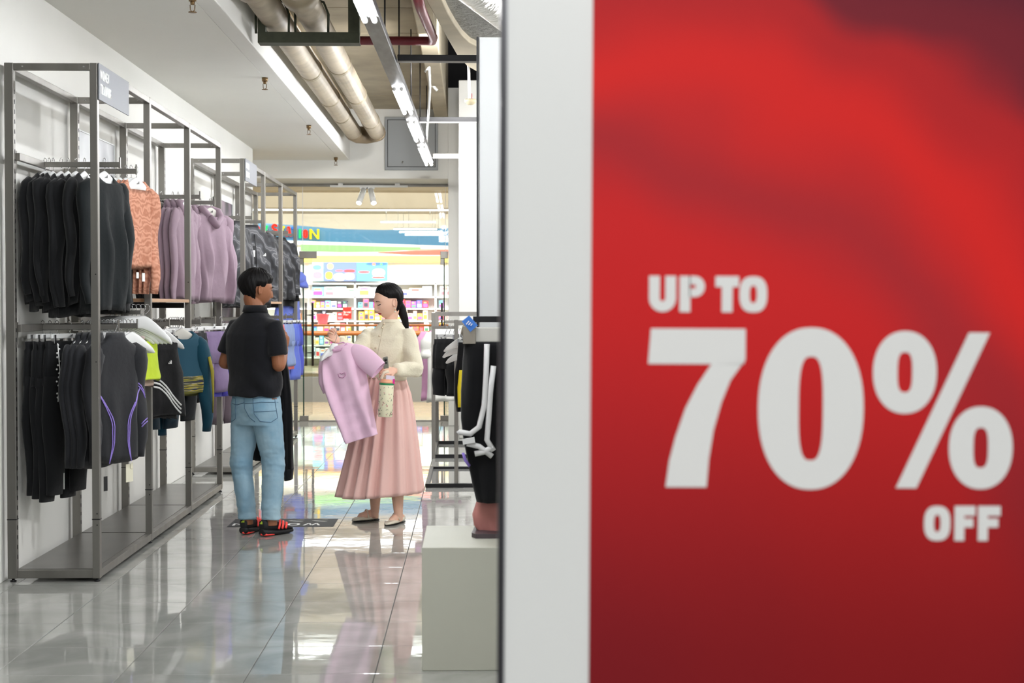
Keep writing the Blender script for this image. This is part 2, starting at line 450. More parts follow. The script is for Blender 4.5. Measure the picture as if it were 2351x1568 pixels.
tops = [(480, 505, 543), (590, 511, 550), (700, 519, 553), (780, 526, 556), (880, 528, 559), (960, 526, 562), (1033, 523, 564), (1180, 517, 566)]
def fy(px): return 33.2 + .9 * max(0, min(1, (px - 480) / 450.))
R = []
for x, t0, t1 in tops:
    a_, b_ = at(x, t0, fy(x)), at(x, t1, fy(x)); R.append([(b_.x, b_.y, b_.z), (b_.x, b_.y + .12, b_.z), (a_.x, a_.y + .12, a_.z), (a_.x, a_.y, a_.z)])
unp(MB().rings(R, sm=False).build('fascia_band', M_blue), fas)
R = []
for x, t0, t1 in tops:
    b_, a_ = at(x, t1 + 9, fy(x)), at(x, t1, fy(x)); R.append([(b_.x, b_.y, b_.z), (b_.x, b_.y + 1.5, b_.z), (a_.x, a_.y + 1.5, a_.z), (a_.x, a_.y, a_.z)])
unp(MB().rings(R, sm=False).build('lower_edge', M_trimw), fas)
MBg = MB(); R = []
for px, t0, t1 in ((690, 561, 576), (780, 563, 579), (880, 566, 578), (965, 568, 572)):
    a_, b_ = at(px, t0, 33.5), at(px, t1, 33.5); R.append([(b_.x, b_.y, b_.z), (b_.x, b_.y + .06, b_.z), (a_.x, a_.y + .06, a_.z), (a_.x, a_.y, a_.z)])
unp(MBg.rings(R, sm=False).build('green_wave', M_grn), fas)
R = []
for px, t0, t1 in ((868, 579, 581), (940, 576, 585), (1040, 573, 586), (1100, 572, 588)):
    a_, b_ = at(px, t0, 33.42), at(px, t1, 33.42); R.append([(b_.x, b_.y, b_.z), (b_.x, b_.y + .06, b_.z), (a_.x, a_.y + .06, a_.z), (a_.x, a_.y, a_.z)])
unp(MB().rings(R, sm=False).build('red_wave', M_redf), fas)


def ring2(cx, cy, a, b, n=24, p=2.):
    return [(cx + a * math.copysign(abs(math.cos(2 * PI * k / n)) ** (2 / p), math.cos(2 * PI * k / n)), cy + b * math.copysign(abs(math.sin(2 * PI * k / n)) ** (2 / p), math.sin(2 * PI * k / n))) for k in range(n)]


def ringprism(mb, out, inn, fn, t0, t1, mi=0):
    n = len(out)
    vs = [fn(*p, t0) for p in out] + [fn(*p, t0) for p in inn] + [fn(*p, t1) for p in out] + [fn(*p, t1) for p in inn]
    fs = []
    for i in range(n):
        j = (i + 1) % n
        fs += [(i, j, j + n, i + n), (i + 2 * n, i + 3 * n, j + 3 * n, j + 2 * n), (i, i + 2 * n, j + 2 * n, j), (i + n, j + n, j + 3 * n, i + 3 * n)]
    mb.add(vs, fs, mi)


def glyph(mb, ch, x, y, w, h, s, fn, t0, t1, mi=0):
    """bold block letter in the box x..x+w, y..y+h, stroke s"""
    P = lambda pts: mb.prism(pts, fn, t0, t1, mi)
    B = lambda a, b, c, d: P([(x + a, y + c), (x + b, y + c), (x + b, y + d), (x + a, y + d)])
    if ch == 'O' or ch == '0':
        ringprism(mb, ring2(x + w / 2, y + h / 2, w / 2, h / 2, 32, 2.6), ring2(x + w / 2, y + h / 2, w / 2 - s, h / 2 - s * .9, 32, 2.6), fn, t0, t1, mi)
    elif ch == 'T': B(0, w, h - s, h); B(w / 2 - s / 2, w / 2 + s / 2, 0, h - s)
    elif ch == 'I': B(w / 2 - s / 2, w / 2 + s / 2, 0, h)
    elif ch == 'F': B(0, s, 0, h); B(s, w, h - s, h); B(s, w * .9, h * .5 - s * .4, h * .5 + s * .5)
    elif ch == 'E': B(0, s, 0, h); B(s, w, h - s, h); B(s, w * .9, h * .5 - s * .45, h * .5 + s * .45); B(s, w, 0, s)
    elif ch == 'N': B(0, s, 0, h); B(w - s, w, 0, h); P([(x + s * .9, y + h), (x, y + h), (x + w - s * .9, y), (x + w, y)])
    elif ch == 'M':
        B(0, s, 0, h); B(w - s, w, 0, h); P([(x, y + h), (x + w / 2 - s / 2, y + h * .25), (x + w / 2 + s / 2, y + h * .25), (x + s * 1.1, y + h)])
        P([(x + w - s * 1.1, y + h), (x + w / 2 - s / 2, y + h * .25), (x + w / 2 + s / 2, y + h * .25), (x + w, y + h)])
    elif ch == 'W':
        q = w / 4
        for a, b, c, d in ((0, h, q, 0), (q * 2, h, q, 0), (q * 2, h, q * 3, 0), (w, h, q * 3, 0)):
            P([(x + a - s * .45, y + b), (x + a + s * .45, y + b), (x + c + s * .45, y + d), (x + c - s * .45, y + d)])
    elif ch == 'A':
        for a in (0, w): P([(x + w / 2 - s * .5, y + h), (x + w / 2 + s * .5, y + h), (x + a + (s if a == 0 else 0), y), (x + a - (0 if a == 0 else s), y)])
        B(w * .28, w * .72, h * .2, h * .2 + s * .8)
    elif ch == 'Y':
        for a in (0, w): P([(x + a + (0 if a == 0 else -s), y + h), (x + a + (s if a == 0 else 0), y + h), (x + w / 2 + s / 2, y + h * .45), (x + w / 2 - s / 2, y + h * .45)])
        B(w / 2 - s / 2, w / 2 + s / 2, 0, h * .47)
    elif ch == 'S':
        pts = []
        for k in range(11): a = math.radians(20 + 250 * k / 10 - 0); pts.append((w / 2 + (w / 2 - s / 2) * math.cos(a), h * .75 - s / 4 + (h / 4 - s / 4) * math.sin(a)))
        for k in range(1, 11): a = math.radians(90 - 250 * k / 10); pts.append((w / 2 + (w / 2 - s / 2) * math.cos(a), h * .25 + s / 4 + (h / 4 - s / 4) * math.sin(a)))
        for (a, b), (c, d) in zip(pts, pts[1:]):
            l = math.hypot(c - a, d - b) or 1; nx, ny = -(d - b) / l * s / 2, (c - a) / l * s / 2; ex, ey = (c - a) / l * s * .15, (d - b) / l * s * .15
            P([(x + a + nx - ex, y + b + ny - ey), (x + a - nx - ex, y + b - ny - ey), (x + c - nx + ex, y + d - ny + ey), (x + c + nx + ex, y + d + ny + ey)])
    elif ch in 'PR':
        B(0, s, 0, h); out = [(x + s * .5, y + h * .42)]; n = 12
        r = h * .29; cx, cy = x + w - r * .95, y + h - r
        o1 = [(x + s * .9, y + h - 2 * r)] + [(cx + r * .95 * math.sin(k / n * PI), cy - r * math.cos(k / n * PI)) for k in range(n + 1)] + [(x + s * .9, y + h)]
        i1 = [(x + s, y + h - 2 * r + s * .8)] + [(cx + max(r * .95 - s, .001) * math.sin(k / n * PI), cy - (r - s * .8) * math.cos(k / n * PI)) for k in range(n + 1)] + [(x + s, y + h - s * .8)]
        ringprism(mb, o1, i1, fn, t0, t1, mi)
        if ch == 'R': P([(x + w * .4, y + h * .44), (x + w * .4 + s, y + h * .46), (x + w, y), (x + w - s * 1.1, y)])
    elif ch == 'G':
        ringp = ring2(x + w / 2, y + h / 2, w / 2, h / 2, 32, 2.6); inn = ring2(x + w / 2, y + h / 2, w / 2 - s, h / 2 - s * .9, 32, 2.6)
        for k in range(3, 31):
            j = (k + 1) % 32; P([ringp[k], ringp[j], inn[j], inn[k]])
        B(w * .5, w, h * .36, h * .36 + s * .8); B(w - s, w, h * .1, h * .45)
    elif ch == 'U':
        n = 12; r = w / 2; B(0, s, r, h); B(w - s, w, r, h); cx, cy = x + r, y + r
        for k in range(n):
            a, b = PI + PI * k / n, PI + PI * (k + 1) / n; q = r - s
            P([(cx + r * math.cos(a), cy + r * math.sin(a)), (cx + r * math.cos(b), cy + r * math.sin(b)), (cx + q * math.cos(b), cy + q * math.sin(b)), (cx + q * math.cos(a), cy + q * math.sin(a))])
    elif ch == '>':
        P([(x, y + h), (x + s, y + h), (x + w, y + h / 2), (x + s, y), (x, y), (x + w - s, y + h / 2)])


cl = {'r': (255, 50, 34), 'g': (40, 215, 110), 'y': (255, 214, 40), 'b': (60, 120, 240)}
LE = {k: emitm('letter_glow_' + n, v, 1.6) for (k, v), n in zip(cl.items(), ('red', 'green', 'yellow', 'blue'))}
for ch, x0, x1, y0, y1, c in (('T', 556, 568, 512, 545, 'b'), ('O', 584, 597, 518, 543, 'r'), ('Y', 602, 616, 518, 542, 'g'), ('S', 624, 638, 514, 539, 'r'), ('T', 643, 654, 519, 541, 'y'),
                              ('A', 656, 670, 520, 543, 'r'), ('T', 671, 683, 521, 545, 'b'), ('I', 685, 693, 526, 547, 'g'), ('O', 696, 707, 527, 547, 'r'), ('N', 711, 733, 526, 549, 'y')):
    Y = fy(x0) - .06; a_, b_ = at(x0, y1, Y), at(x1, y0, Y); mb = MB()
    glyph(mb, ch, a_.x, a_.z, b_.x - a_.x, b_.z - a_.z, .045, lambda u, v, t: (u, t, v), Y - .04, Y)
    unp(mb.build('letter', LE[c]), fas)
for k, (x0, x1, y) in enumerate(((874, 1000, 510), (904, 1003, 526), (917, 1008, 533), (930, 1015, 539))):  # glowing bars stand in for tube light reflections in the glass
    p, q = at(x0, y, 32.0 - k * .25), at(x1, y, 32.0 - k * .25)
    o = tag(empty('tube_reflection', ((p + q) / 2)[:]), 'slim white glowing bar standing in for a tube reflection before the blue mall fascia, ' + ('topmost of four', 'second from top of four', 'third from top of four', 'lowest of four')[k], 'reflection', 'tube reflections in the glass')
    mid = (p + q) / 2; hl = (q - p).length / 2
    MB().bx(-hl, hl, -.02, .02, -.012, .012).build('glow_bar', M_lin, o)
    MB().bx(-hl, hl, -.022, .022, .012, .03).build('bar_back', M_trimw, o)
    hh = 3.5 - mid.z
    if hh > .05: MB().tube([(-hl * .8, 0, .04), (-hl * .8, 0, hh)], .003, 5).tube([(hl * .8, 0, .04), (hl * .8, 0, hh)], .003, 5).build('wire', M_hook, o)
# toy shop interior
M_shelf = mat('white_shelf_laminate', (244, 243, 238), .5)
TY = 38.0
tag(MB().bx(-14, 12, TY + .45, TY + .55, 0, 3.6).build('toy_shop_wall', M_shelf), kind='structure')
tag(MB().bx(-14, 12, 34.5, TY + .5, 3.05, 3.1).build('toy_shop_ceiling', M_trimw), kind='structure')
def tx(px, Y=TY): return at(px, 704, Y).x
def tz(py, Y=TY): return at(900, py, Y).z
yb = tag(MB().bx(tx(560), tx(1200), TY - .03, TY + .1, tz(602), tz(587)).build('cornice_panel', M_yel), 'long yellow cornice above the toy shop shelves', 'cornice')
un = tag(empty('display_shelving', (tx(800), TY, 0)), 'white display shelving full of boxed toys in the mall shop', 'shelving')
def U(mb, name, m_): return unp(mb.build(name, m_), un)
U(MB().bx(tx(560), tx(1200), TY + .36, TY + .44, 0, tz(602)), 'back_panel', M_shelf)
for y in (650, 681, 708, 736, 764, 792, 820): U(MB().bx(tx(560), tx(1200), TY - .0, TY + .36, tz(y) - .03, tz(y)), 'shelf_board', M_shelf)
for x in (560, 640, 708, 815, 905, 1000, 1100): U(MB().bx(tx(x) - .02, tx(x) + .02, TY, TY + .36, 0, tz(650)), 'upright', M_shelf)
# picture panels above the shelves: plain colour blocks
for k, (x0, x1, bg, bl) in enumerate(((695, 743, (150, 214, 220), [(252, 240, 230, .1, .5, .1, .5), (220, 90, 80, .12, .3, .75, .95), (226, 120, 130, .5, .95, .1, .5), (90, 190, 180, .5, .9, .6, .85)]),
                               (744, 818, (92, 112, 190), [(244, 168, 60, .04, .28, .08, .5), (248, 236, 224, .3, .66, .0, .42), (238, 172, 110, .1, .3, .62, .95), (212, 62, 58, .62, .97, .45, .62), (250, 222, 206, .62, .95, .06, .44), (226, 96, 96, .36, .6, .5, .6)]),
                               (819, 890, (84, 168, 214), [(52, 96, 176, .3, 1., .82, 1.), (232, 72, 66, .06, .42, .42, .54), (240, 244, 248, .5, .92, .22, .66), (222, 70, 58, .5, .92, .14, .24), (90, 180, 84, .76, .84, .84, .96), (240, 120, 80, .5, .62, .84, .96)]))):
    z0, z1 = tz(645), tz(602.5); X0, X1 = tx(x0), tx(x1); W_, H_ = X1 - X0, z1 - z0
    p = tag(empty('picture_panel', (X0, TY - .02, z0)), 'colourful picture panel over the toy shelves, ' + ('pale teal one, leftmost', 'violet one in the middle', 'sky blue one, rightmost')[k], 'wall panel', 'picture panels over the toy shelves')
    MB().bx(0, W_, -.01, .03, 0, H_).build('panel', mat('panel_print', bg, .6), p)
    for i, (r_, g_, b_, a, b2, c, d) in enumerate(bl):
        mb = MB(); mb.prism(ring2(W_ * (a + b2) / 2, H_ * (c + d) / 2, W_ * (b2 - a) / 2, H_ * (d - c) / 2, 16, 2.5), lambda u, v, t: (u, t, v), -.011 - .001 * i, -.012 - .001 * i)
        mb.build('colour_patch', mat('patch_print', (r_, g_, b_), .6), p)
# boxes: one per toy
pal = [(214, 60, 60), (90, 96, 190), (200, 70, 150), (240, 190, 70), (240, 240, 236), (236, 150, 80), (110, 180, 210), (60, 66, 80), (236, 200, 190), (190, 220, 230), (150, 90, 170), (250, 236, 200), (220, 110, 120), (90, 150, 110), (245, 245, 240), (226, 232, 240)]
PM = [mat('toy_box_print', c, .45) for c in pal]
cnames = ['red', 'blue', 'magenta', 'yellow', 'white', 'orange', 'sky blue', 'dark grey', 'pale pink', 'ice blue', 'violet', 'cream', 'rose', 'green', 'off-white', 'pale grey']
rows = [(657, 680, 'top', [4, 14, 9, 15, 11, 4, 6, 9]), (686, 707, 'second', [0, 1, 2, 6, 7, 10, 3, 4, 12, 5, 8]), (711, 735, 'third', [3, 5, 4, 0, 8, 12, 7, 14, 11, 9]), (740, 763, 'fourth', [5, 8, 4, 12, 3, 14, 0, 6]), (768, 791, 'fifth', [4, 15, 9, 11, 6, 8]), (796, 819, 'lowest', [14, 4, 9, 15])]
rr = random.Random(3)
boxb = {}
def ORDW(n):
    a = ['', 'first', 'second', 'third', 'fourth', 'fifth', 'sixth', 'seventh', 'eighth', 'ninth', 'tenth', 'eleventh', 'twelfth', 'thirteenth', 'fourteenth', 'fifteenth', 'sixteenth', 'seventeenth', 'eighteenth', 'nineteenth']
    if n < 20: return a[n]
    t = {2: 'twent', 3: 'thirt', 4: 'fort'}[n // 10]
    return t + 'ieth' if n % 10 == 0 else t + 'y-' + a[n % 10]
for (y0, y1, rn, cs) in rows:
    x = 640.; cnt = 0
    while x < 1032:
        if any(abs(x + 7 - u_) < 12 for u_ in (708, 815, 905, 1000)): x += 6; continue
        wd = rr.uniform(9, 15) if y0 > 680 else rr.uniform(22, 32)
        if wd + x > 1036: break
        ci = rr.choice(cs); zb = tz(y1); X0, X1 = tx(x), tx(x + wd - 1.2); ht = (tz(y0) - zb) * rr.uniform(.62, 1.0); dp = rr.uniform(.1, .24)
        mb = MB().bx(-(X1 - X0) / 2, (X1 - X0) / 2, 0, dp, 0, ht, 0)
        k2 = rr.choice(range(16)); k3 = rr.choice(range(16))
        mb.bx(-(X1 - X0) * .38, (X1 - X0) * .38, -.004, .0, ht * .12, ht * rr.uniform(.4, .6), 1)
        mb.bx(-(X1 - X0) * .3, (X1 - X0) * rr.uniform(.1, .38), -.004, .0, ht * .68, ht * .85, 2)
        o = mb.build('toy_box', [PM[ci], PM[k2], PM[k3]]); o.location = ((X0 + X1) / 2, TY + .02, zb)
        cnt += 1; tag(o, '%s toy box, %s from the left on the %s toy shop shelf' % (cnames[ci], ORDW(cnt), rn), 'toy box', 'toy boxes on the %s shelf' % rn)
        x += wd
# promotional cards and bucket in front of the shelves
Yc = 36.2
p0, p1 = at(787, 732, Yc), at(807, 705, Yc)
pc = tag(empty('price_card', (p0.x, Yc, p0.z)), 'red price card with white lettering before the toy shelves', 'sign')
W_, H_ = p1.x - p0.x, p1.z - p0.z
MB().bx(0, W_, 0, .02, 0, H_).build('card', mat('red_card', (220, 60, 52), .5), pc)
MB().tube([(W_ / 2, .01, -p0.z + .03), (W_ / 2, .01, 0)], .012, 6).lathe([(.0, 0), (.12, 0), (.12, .02), (.02, .03)], (W_ / 2, .01, -p0.z + .001)).build('stand', M_hook, pc)


def small_text(txt, size, M_, mat_, parent, name='lettering', ext=.001, off=0., sx=1.):
    c = bpy.data.curves.new('t', 'FONT'); c.body = txt; c.size = size; c.extrude = ext; c.offset = off; c.align_x = 'LEFT'; c.space_line = .95
    o = bpy.data.objects.new('t', c); COL.objects.link(o); dg = bpy.context.evaluated_depsgraph_get()
    me = bpy.data.meshes.new_from_object(o.evaluated_get(dg)); bpy.data.objects.remove(o)
    me.transform(M_ @ Matrix.Diagonal((sx, 1, 1, 1))); me.materials.clear()
    return mk(name, me, mat_, parent)


RX = Matrix.Rotation(PI / 2, 4, 'X')
small_text('Special\nPrice', .062, Matrix.Translation((.015, -.003, H_ * .5)) @ RX, M_white, pc, off=.002)
p0 = at(741, 738, 36.9)
tag(MB().lathe([(.05, 0), (.11, .02), (.16, .25), (.17, .25), (.155, .25)], (0, 0, 0), 20).build('bucket', mat('red_plastic', (214, 44, 50), .4)), 'red bucket of small toys in front of the toy shelves', 'bucket').location = (p0.x, p0.y, at(741, 745, 36.9).z)
o = tag(empty('display_table', (p0.x, 36.9, 0)), 'low white display table before the toy shelves', 'table')
MB().bx(-1.0, 1.4, -.3, .3, at(741, 745, 36.9).z - .03, at(741, 745, 36.9).z - .001).build('table_top', M_shelf, o)
for a in (-.95, 1.35):
    for b_ in (-.26, .26): MB().bx(a - .02, a + .02, b_ - .02, b_ + .02, 0, at(741, 745, 36.9).z - .03).build('leg', M_shelf, o)
for k, px in enumerate((756, 772, 818, 836, 1010, 1022, 940)):
    p = at(px, 745, 36.6 if px < 900 else 36.9)
# balustrades of the atrium
M_clear = glassm('balustrade_glass', (240, 246, 243), 1.)
for k, (Y, yr, col) in enumerate(((23.6, 765, 0), (33.7, 747, 0))):
    b = tag(empty('balustrade', (-1, Y, 0)), 'glass balustrade with orange wooden handrail, ' + ('nearer one, thicker in view', 'farther one across the atrium')[k], 'railing', 'atrium balustrades')
    z = at(900, yr, Y).z
    R = []
    rd = (.036, .026)[k]
    for i in range(2): R.append([(-8 + 12 * i, rd * math.cos(t * PI / 4), z + rd * math.sin(t * PI / 4)) for t in range(8)])
    MB().rings(R).build('handrail', M_rail, b)
    for i in range(9): MB().bx(-8 + i * 1.5, -8 + i * 1.5 + 1.485, -.006, .006, .38 if k == 0 else .05, z - .03).build('pane', M_clear, b)
    for i in range(9): MB().bx(-8 + i * 1.5 - .02, -8 + i * 1.5 + .02, -.02, .02, .0, z - .02).build('post', M_steel, b)
    if k == 0: MB().bx(-8, 5, -.06, .12, 0, .38).build('kerb', mat('grey_stone_kerb', (128, 130, 128), .4, vary=.05), b)
    else: MB().bx(-8, 5, -.1, .0, -.5, .0).build('kerb', M_trimw, b)
tag(MB().bx(-12, 10, 24.2, 33.6, -1.2, -1.1).build('atrium_lower_floor', M_mallfloor), kind='structure')

# ------------------------------------------------------------------ ceiling services inside the shop
def part(mb, name, m_, p, bevel=0):
    o = mb.build(name, m_, bevel=bevel)
    if p is not None: unp(o, p)
    return o


PZ = 3.42
for k, X in enumerate((-1.35, -1.085)):
    p = tag(empty('insulated_pipe', (X, 12, PZ)), ('jacketed overhead pipe nearest the white fascia' if k == 0 else 'jacketed overhead pipe farther from the white fascia'), 'pipe', 'overhead pipes')
    y1 = 17.5
    part(MB().tube([(X, 5, PZ), (X, y1, PZ)], .094, 24), 'pipe_run', M_pipe, p)
    for y in ((6.9, 8.6, 12.9, 14.6, 15.9) if k == 0 else (7.1, 9.0, 12.6, 14.4, 16.4)):
        part(MB().tube([(X, y - .03, PZ), (X, y + .03, PZ)], .0995, 24), 'joint_band', M_pipeband, p)
        part(MB().tube([(X, y + .035, PZ), (X, y + .05, PZ)], .1005, 24), 'joint_band', M_pipe, p)
    for y in ((9.4, ) if k == 0 else (9.7,)):
        part(MB().tube([(X, y - .12, PZ), (X, y - .10, PZ), (X, y + .1, PZ), (X, y + .12, PZ)], [.1, .125, .125, .1], 24), 'coupling', M_pipeband, p)
el = tag(empty('pipe_elbow', (-1.2, 17.5, PZ)), 'brownish U-bend joining the far ends of the two overhead pipes', 'pipe')
pts = [(-1.35, 17.45, PZ), (-1.35, 17.6, PZ), (-1.31, 17.72, PZ - .01), (-1.22, 17.76, PZ - .01), (-1.13, 17.72, PZ), (-1.085, 17.6, PZ), (-1.085, 17.45, PZ)]
part(MB().tube(pts, .098, 20), 'bend', mat('brown_pipe_wrap', (120, 104, 82), .6, vary=.15), el)
# green pipe hanger frame
hg = tag(empty('pipe_hanger', (-1.1, 10.5, 3.3)), 'dark green steel hanger frame carrying the overhead pipes', 'bracket')
a_, b_ = at(593, 87, 10.5), at(826, 87, 10.5)
part(MB().bx(a_.x, b_.x, 10.47, 10.53, a_.z - .036, a_.z + .036).bx(a_.x, b_.x, 10.53, 10.6, a_.z - .036, a_.z - .028), 'cross_bar', M_green, hg)
part(MB().bx(b_.x - .075, b_.x, 10.46, 10.54, a_.z + .03, SZ), 'upright', M_green, hg)
part(MB().bx(a_.x, a_.x + .05, 10.48, 10.54, a_.z + .03, SZ), 'upright', M_green, hg)
for X in (-1.35, -1.085):
    part(MB().tube([(X - .11, 10.5, a_.z + .03), (X - .112, 10.5, PZ), (X - .08, 10.5, PZ + .08), (X, 10.5, PZ + .112), (X + .08, 10.5, PZ + .08), (X + .112, 10.5, PZ), (X + .11, 10.5, a_.z + .03)], .009, 6), 'pipe_clamp', M_green, hg)
# red pipe with elbow
Yr = 11.2
q = [at(800, 93, Yr), at(980, 94, Yr)]
mb = MB(); e1 = at(996, 96, Yr)
mb.tube([q[0], q[1], (e1.x - .01, Yr - .03, e1.z + .0), (e1.x + .0, Yr - .12, e1.z + .01), at(966, 20, 9.6), at(950, -40, 8.6)], .032, 16)
rp = tag(mb.build('sprinkler_pipe', M_redpipe), 'dark red fire pipe with an elbow running under the slab', 'pipe')
# light track with tubes
tr = tag(empty('light_track', (-.55, 12, 3.1)), 'grey metal light trough with four pairs of fluorescent tubes', 'ceiling light')
t0, t1 = at(828, -14, 8.1), at(988, 374, 17.9); t0.z = t1.z = 3.1
dirt = (t1 - t0).normalized(); s0 = t0 - dirt * 5.6
part(MB().bar(s0, t1, .10, .05), 'trough', mat('scuffed_grey_trough', (112, 112, 114), .45, .6, vary=.3, vscale=18, stretch=(1, .2, 1)), tr, bevel=.004)
def ty(y): return (3.05 - CH) * F / (704 - y)
sd = dirt.cross(Vector((0, 0, 1)))
for (ya, yb_) in ((-1100, -560), (-430, -200), (-70, 52), (208, 262), (283, 325), (340, 379)):
    A_, B_ = ty(ya), ty(yb_)
    for sgn in (-1, 1):
        pa = t0 + dirt * ((A_ - t0.y) / dirt.y) + sd * .027 * sgn; pb = t0 + dirt * ((B_ - t0.y) / dirt.y) + sd * .027 * sgn
        pa.z = pb.z = 3.052
        part(MB().tube([pa, pb], .015, 10), 'tube', M_tube, tr)
        part(MB().tube([pa - dirt * .012, pa], .0155, 10), 'tube_cap', M_white, tr); part(MB().tube([pb, pb + dirt * .03], .0155, 10), 'tube_cap', M_white, tr)
for Y, in ((8.6,), (10.0,), (11.6,), (13.4,), (15.2,), (16.8,)):
    pp = t0 + dirt * ((Y - t0.y) / dirt.y)
    part(MB().tube([(pp.x, Y, 3.12), (pp.x, Y, SZ)], .006, 6), 'hanger_rod', M_dark, tr)
for y, k in ((143, 0), (281, 1), (362, 2)):
    Y = (3.1 - CH) * F / (704 - y); pp = t0 + dirt * ((Y - t0.y) / dirt.y)
    cbm = M_dark if k < 2 else M_steel
    o = tag(empty('cross_rail', (pp.x + .5, Y, 3.1)), ('black steel ceiling rail nearest the camera', 'middle black steel ceiling rail', 'farthest steel ceiling rail by the end wall')[k], 'rail', 'ceiling cross rails')
    part(MB().bar((pp.x + .055, Y, 3.115), (1.4, Y, 3.115), .04, .05), 'rail_bar', cbm, o, bevel=.003)
    part(MB().bar((pp.x + .055, Y - .026, 3.09), (1.4, Y - .026, 3.09), .012, .012), 'lip', M_steel, o)
# sprinklers
for k, (x, y) in enumerate(((442, 10), (608, 191), (709, 297), (771, 369))):
    Y = (CZ - .03 - CH) * F / (704 - y); p = at(x, y, Y)
    o = tag(empty('sprinkler', (p.x, p.y, CZ)), 'brass fire sprinkler under the white ceiling, ' + ('nearest the camera', 'second from the camera', 'third from the camera', 'farthest by the glass front')[k], 'sprinkler', 'ceiling sprinklers')
    s_ = 1.0
    MB().lathe([(.022, -.03), (.024, -.0), (.0, .0)], n=14).lathe([(.012, -.05), (.014, -.03)], n=12).build('body', M_brass, o)
    MB().tube([(-.014, 0, -.05), (-.012, 0, -.08), (0, 0, -.09)], .0028, 6).tube([(.014, 0, -.05), (.012, 0, -.08), (0, 0, -.09)], .0028, 6).build('yoke', M_brass, o)
    MB().lathe([(.024, -.094), (.024, -.09), (.0, -.088)], n=14).build('deflector', M_brass, o)
# smoke detector on conduit
p = at(1080, 232, 12.2)
o = tag(empty('smoke_detector', (p.x, p.y, p.z)), 'cream smoke detector hanging on a white conduit near the dark void', 'smoke detector')
MB().lathe([(.0, -.03), (.02, -.03), (.03, -.022), (.044, -.012), (.048, .0), (.044, .014), (.0, .018)], n=24).build('head', mat('cream_plastic', (228, 214, 178), .5), o)
MB().tube([(-.006, 0, .015), (-.015, 0, .3), (-.012, 0, 4.6 - p.z)], .011, 8).build('conduit', M_white, o)
MB().tube([(.012, 0, .015), (.012, 0, .06)], .003, 5).build('wire', mat('red_wire', (190, 50, 40), .5), o)
pts = [at(975, 165, 13), at(985, 155, 13), at(987, 200, 13.2), at(984, 260, 13.4), at(981, 300, 14.5), at(979, 352, 17.4)]
tag(MB().tube(pts, .011, 8).build('conduit', M_white), 'thin white conduit dropping from the dark void beside the column', 'conduit')
pts = [at(988, 190, 16), at(1004, 208, 16)]
tag(MB().tube(pts, .016, 8).build('conduit', M_white), 'short bent white conduit end at the column top', 'conduit')
# foil duct
pa, pb = at(1075, -40, 7.6), at(1150, 22, 8.5)
tag(MB().tube([pa - (pb - pa) * 1.2, pa, pb, pb + (pb - pa) * 1.6], .095, 20).build('foil_duct', mat('crinkled_foil', (206, 205, 200), .3, .9, bump=1, bscale=22, dist=.02)), 'crinkled silver foil duct above the white partition', 'duct')
# access panel
o = tag(empty('access_panel', (0, EW, 0)), 'grey square metal access panel high on the end wall', 'access panel')
def ex(px): return at(px, 330, EW).x
def ez(py): return at(945, py, EW).z
MB().bx(ex(884), ex(1006), -.04, -.004, ez(391), ez(269)).build('frame', M_grey, o, bevel=.004)
MB().bx(ex(891), ex(999), -.052, -.04, ez(383), ez(277)).build('door_leaf', M_grey, o, bevel=.003)
MB().bx(ex(889.5), ex(1000.5), -.042, -.038, ez(384.5), ez(275.5)).build('gap', M_dark, o)
MB().tube([(ex(925), -.055, ez(374)), (ex(925), -.065, ez(374))], .012, 10).build('lock', M_hook, o)
# two white spotlights on a short track
sy = 19.45
o = tag(empty('track_bar', (0, sy, 0)), 'thin white lighting track over the shop entrance', 'light track')
pz = at(850, 428, sy).z
hx0, hx1 = at(758, 428, sy).x, at(936, 428, sy).x
MB().bx(hx0, hx1, -.02, .02, pz - .012, pz + .012).build('bar', M_white, o)
MB().bx(hx0 + .1, hx0 + .16, -.015, .015, pz + .012, 2.999).bx(hx1 - .16, hx1 - .1, -.015, .015, pz + .012, 2.999).build('mount', M_white, o)
for k, (x0, x1) in enumerate(((835, 824), (851, 858))):
    p0, p1 = at(x0, 436, sy), at(x1, 466, sy - .15)
    s_ = tag(empty('spotlight', (p0.x, sy, pz)), ('white cylinder spotlight aimed left, under the entrance track', 'white cylinder spotlight aimed right, under the entrance track')[k], 'spotlight')
    d = (p1 - p0).normalized()
    part(MB().bx(p0.x - .05, p0.x + .05, sy - .018, sy + .018, pz - .03, pz - .012).tube([(p0.x, sy, pz - .03), p0], .01, 8), 'mount', M_white, s_)
    part(MB().tube([p0, p1], .036, 20), 'can', M_white, s_)
    part(MB().tube([p1 + d * .001, p1 + d * .003], .031, 20), 'lens', M_spot, s_)
print('services ok')
# ------------------------------------------------------------------ steel wall racks on the left
FXP = -1.985; BXP = -2.425; RH = 2.725; PW = .04; AX0 = -2.38; AX1 = -1.965
slot = MB()
for i in range(48): slot.bx(-.001, .001, -.005, .005, .12 + i * .052, .142 + i * .052)
slot_me = slot.mesh('slot_row'); slot_me.materials.append(M_dark)


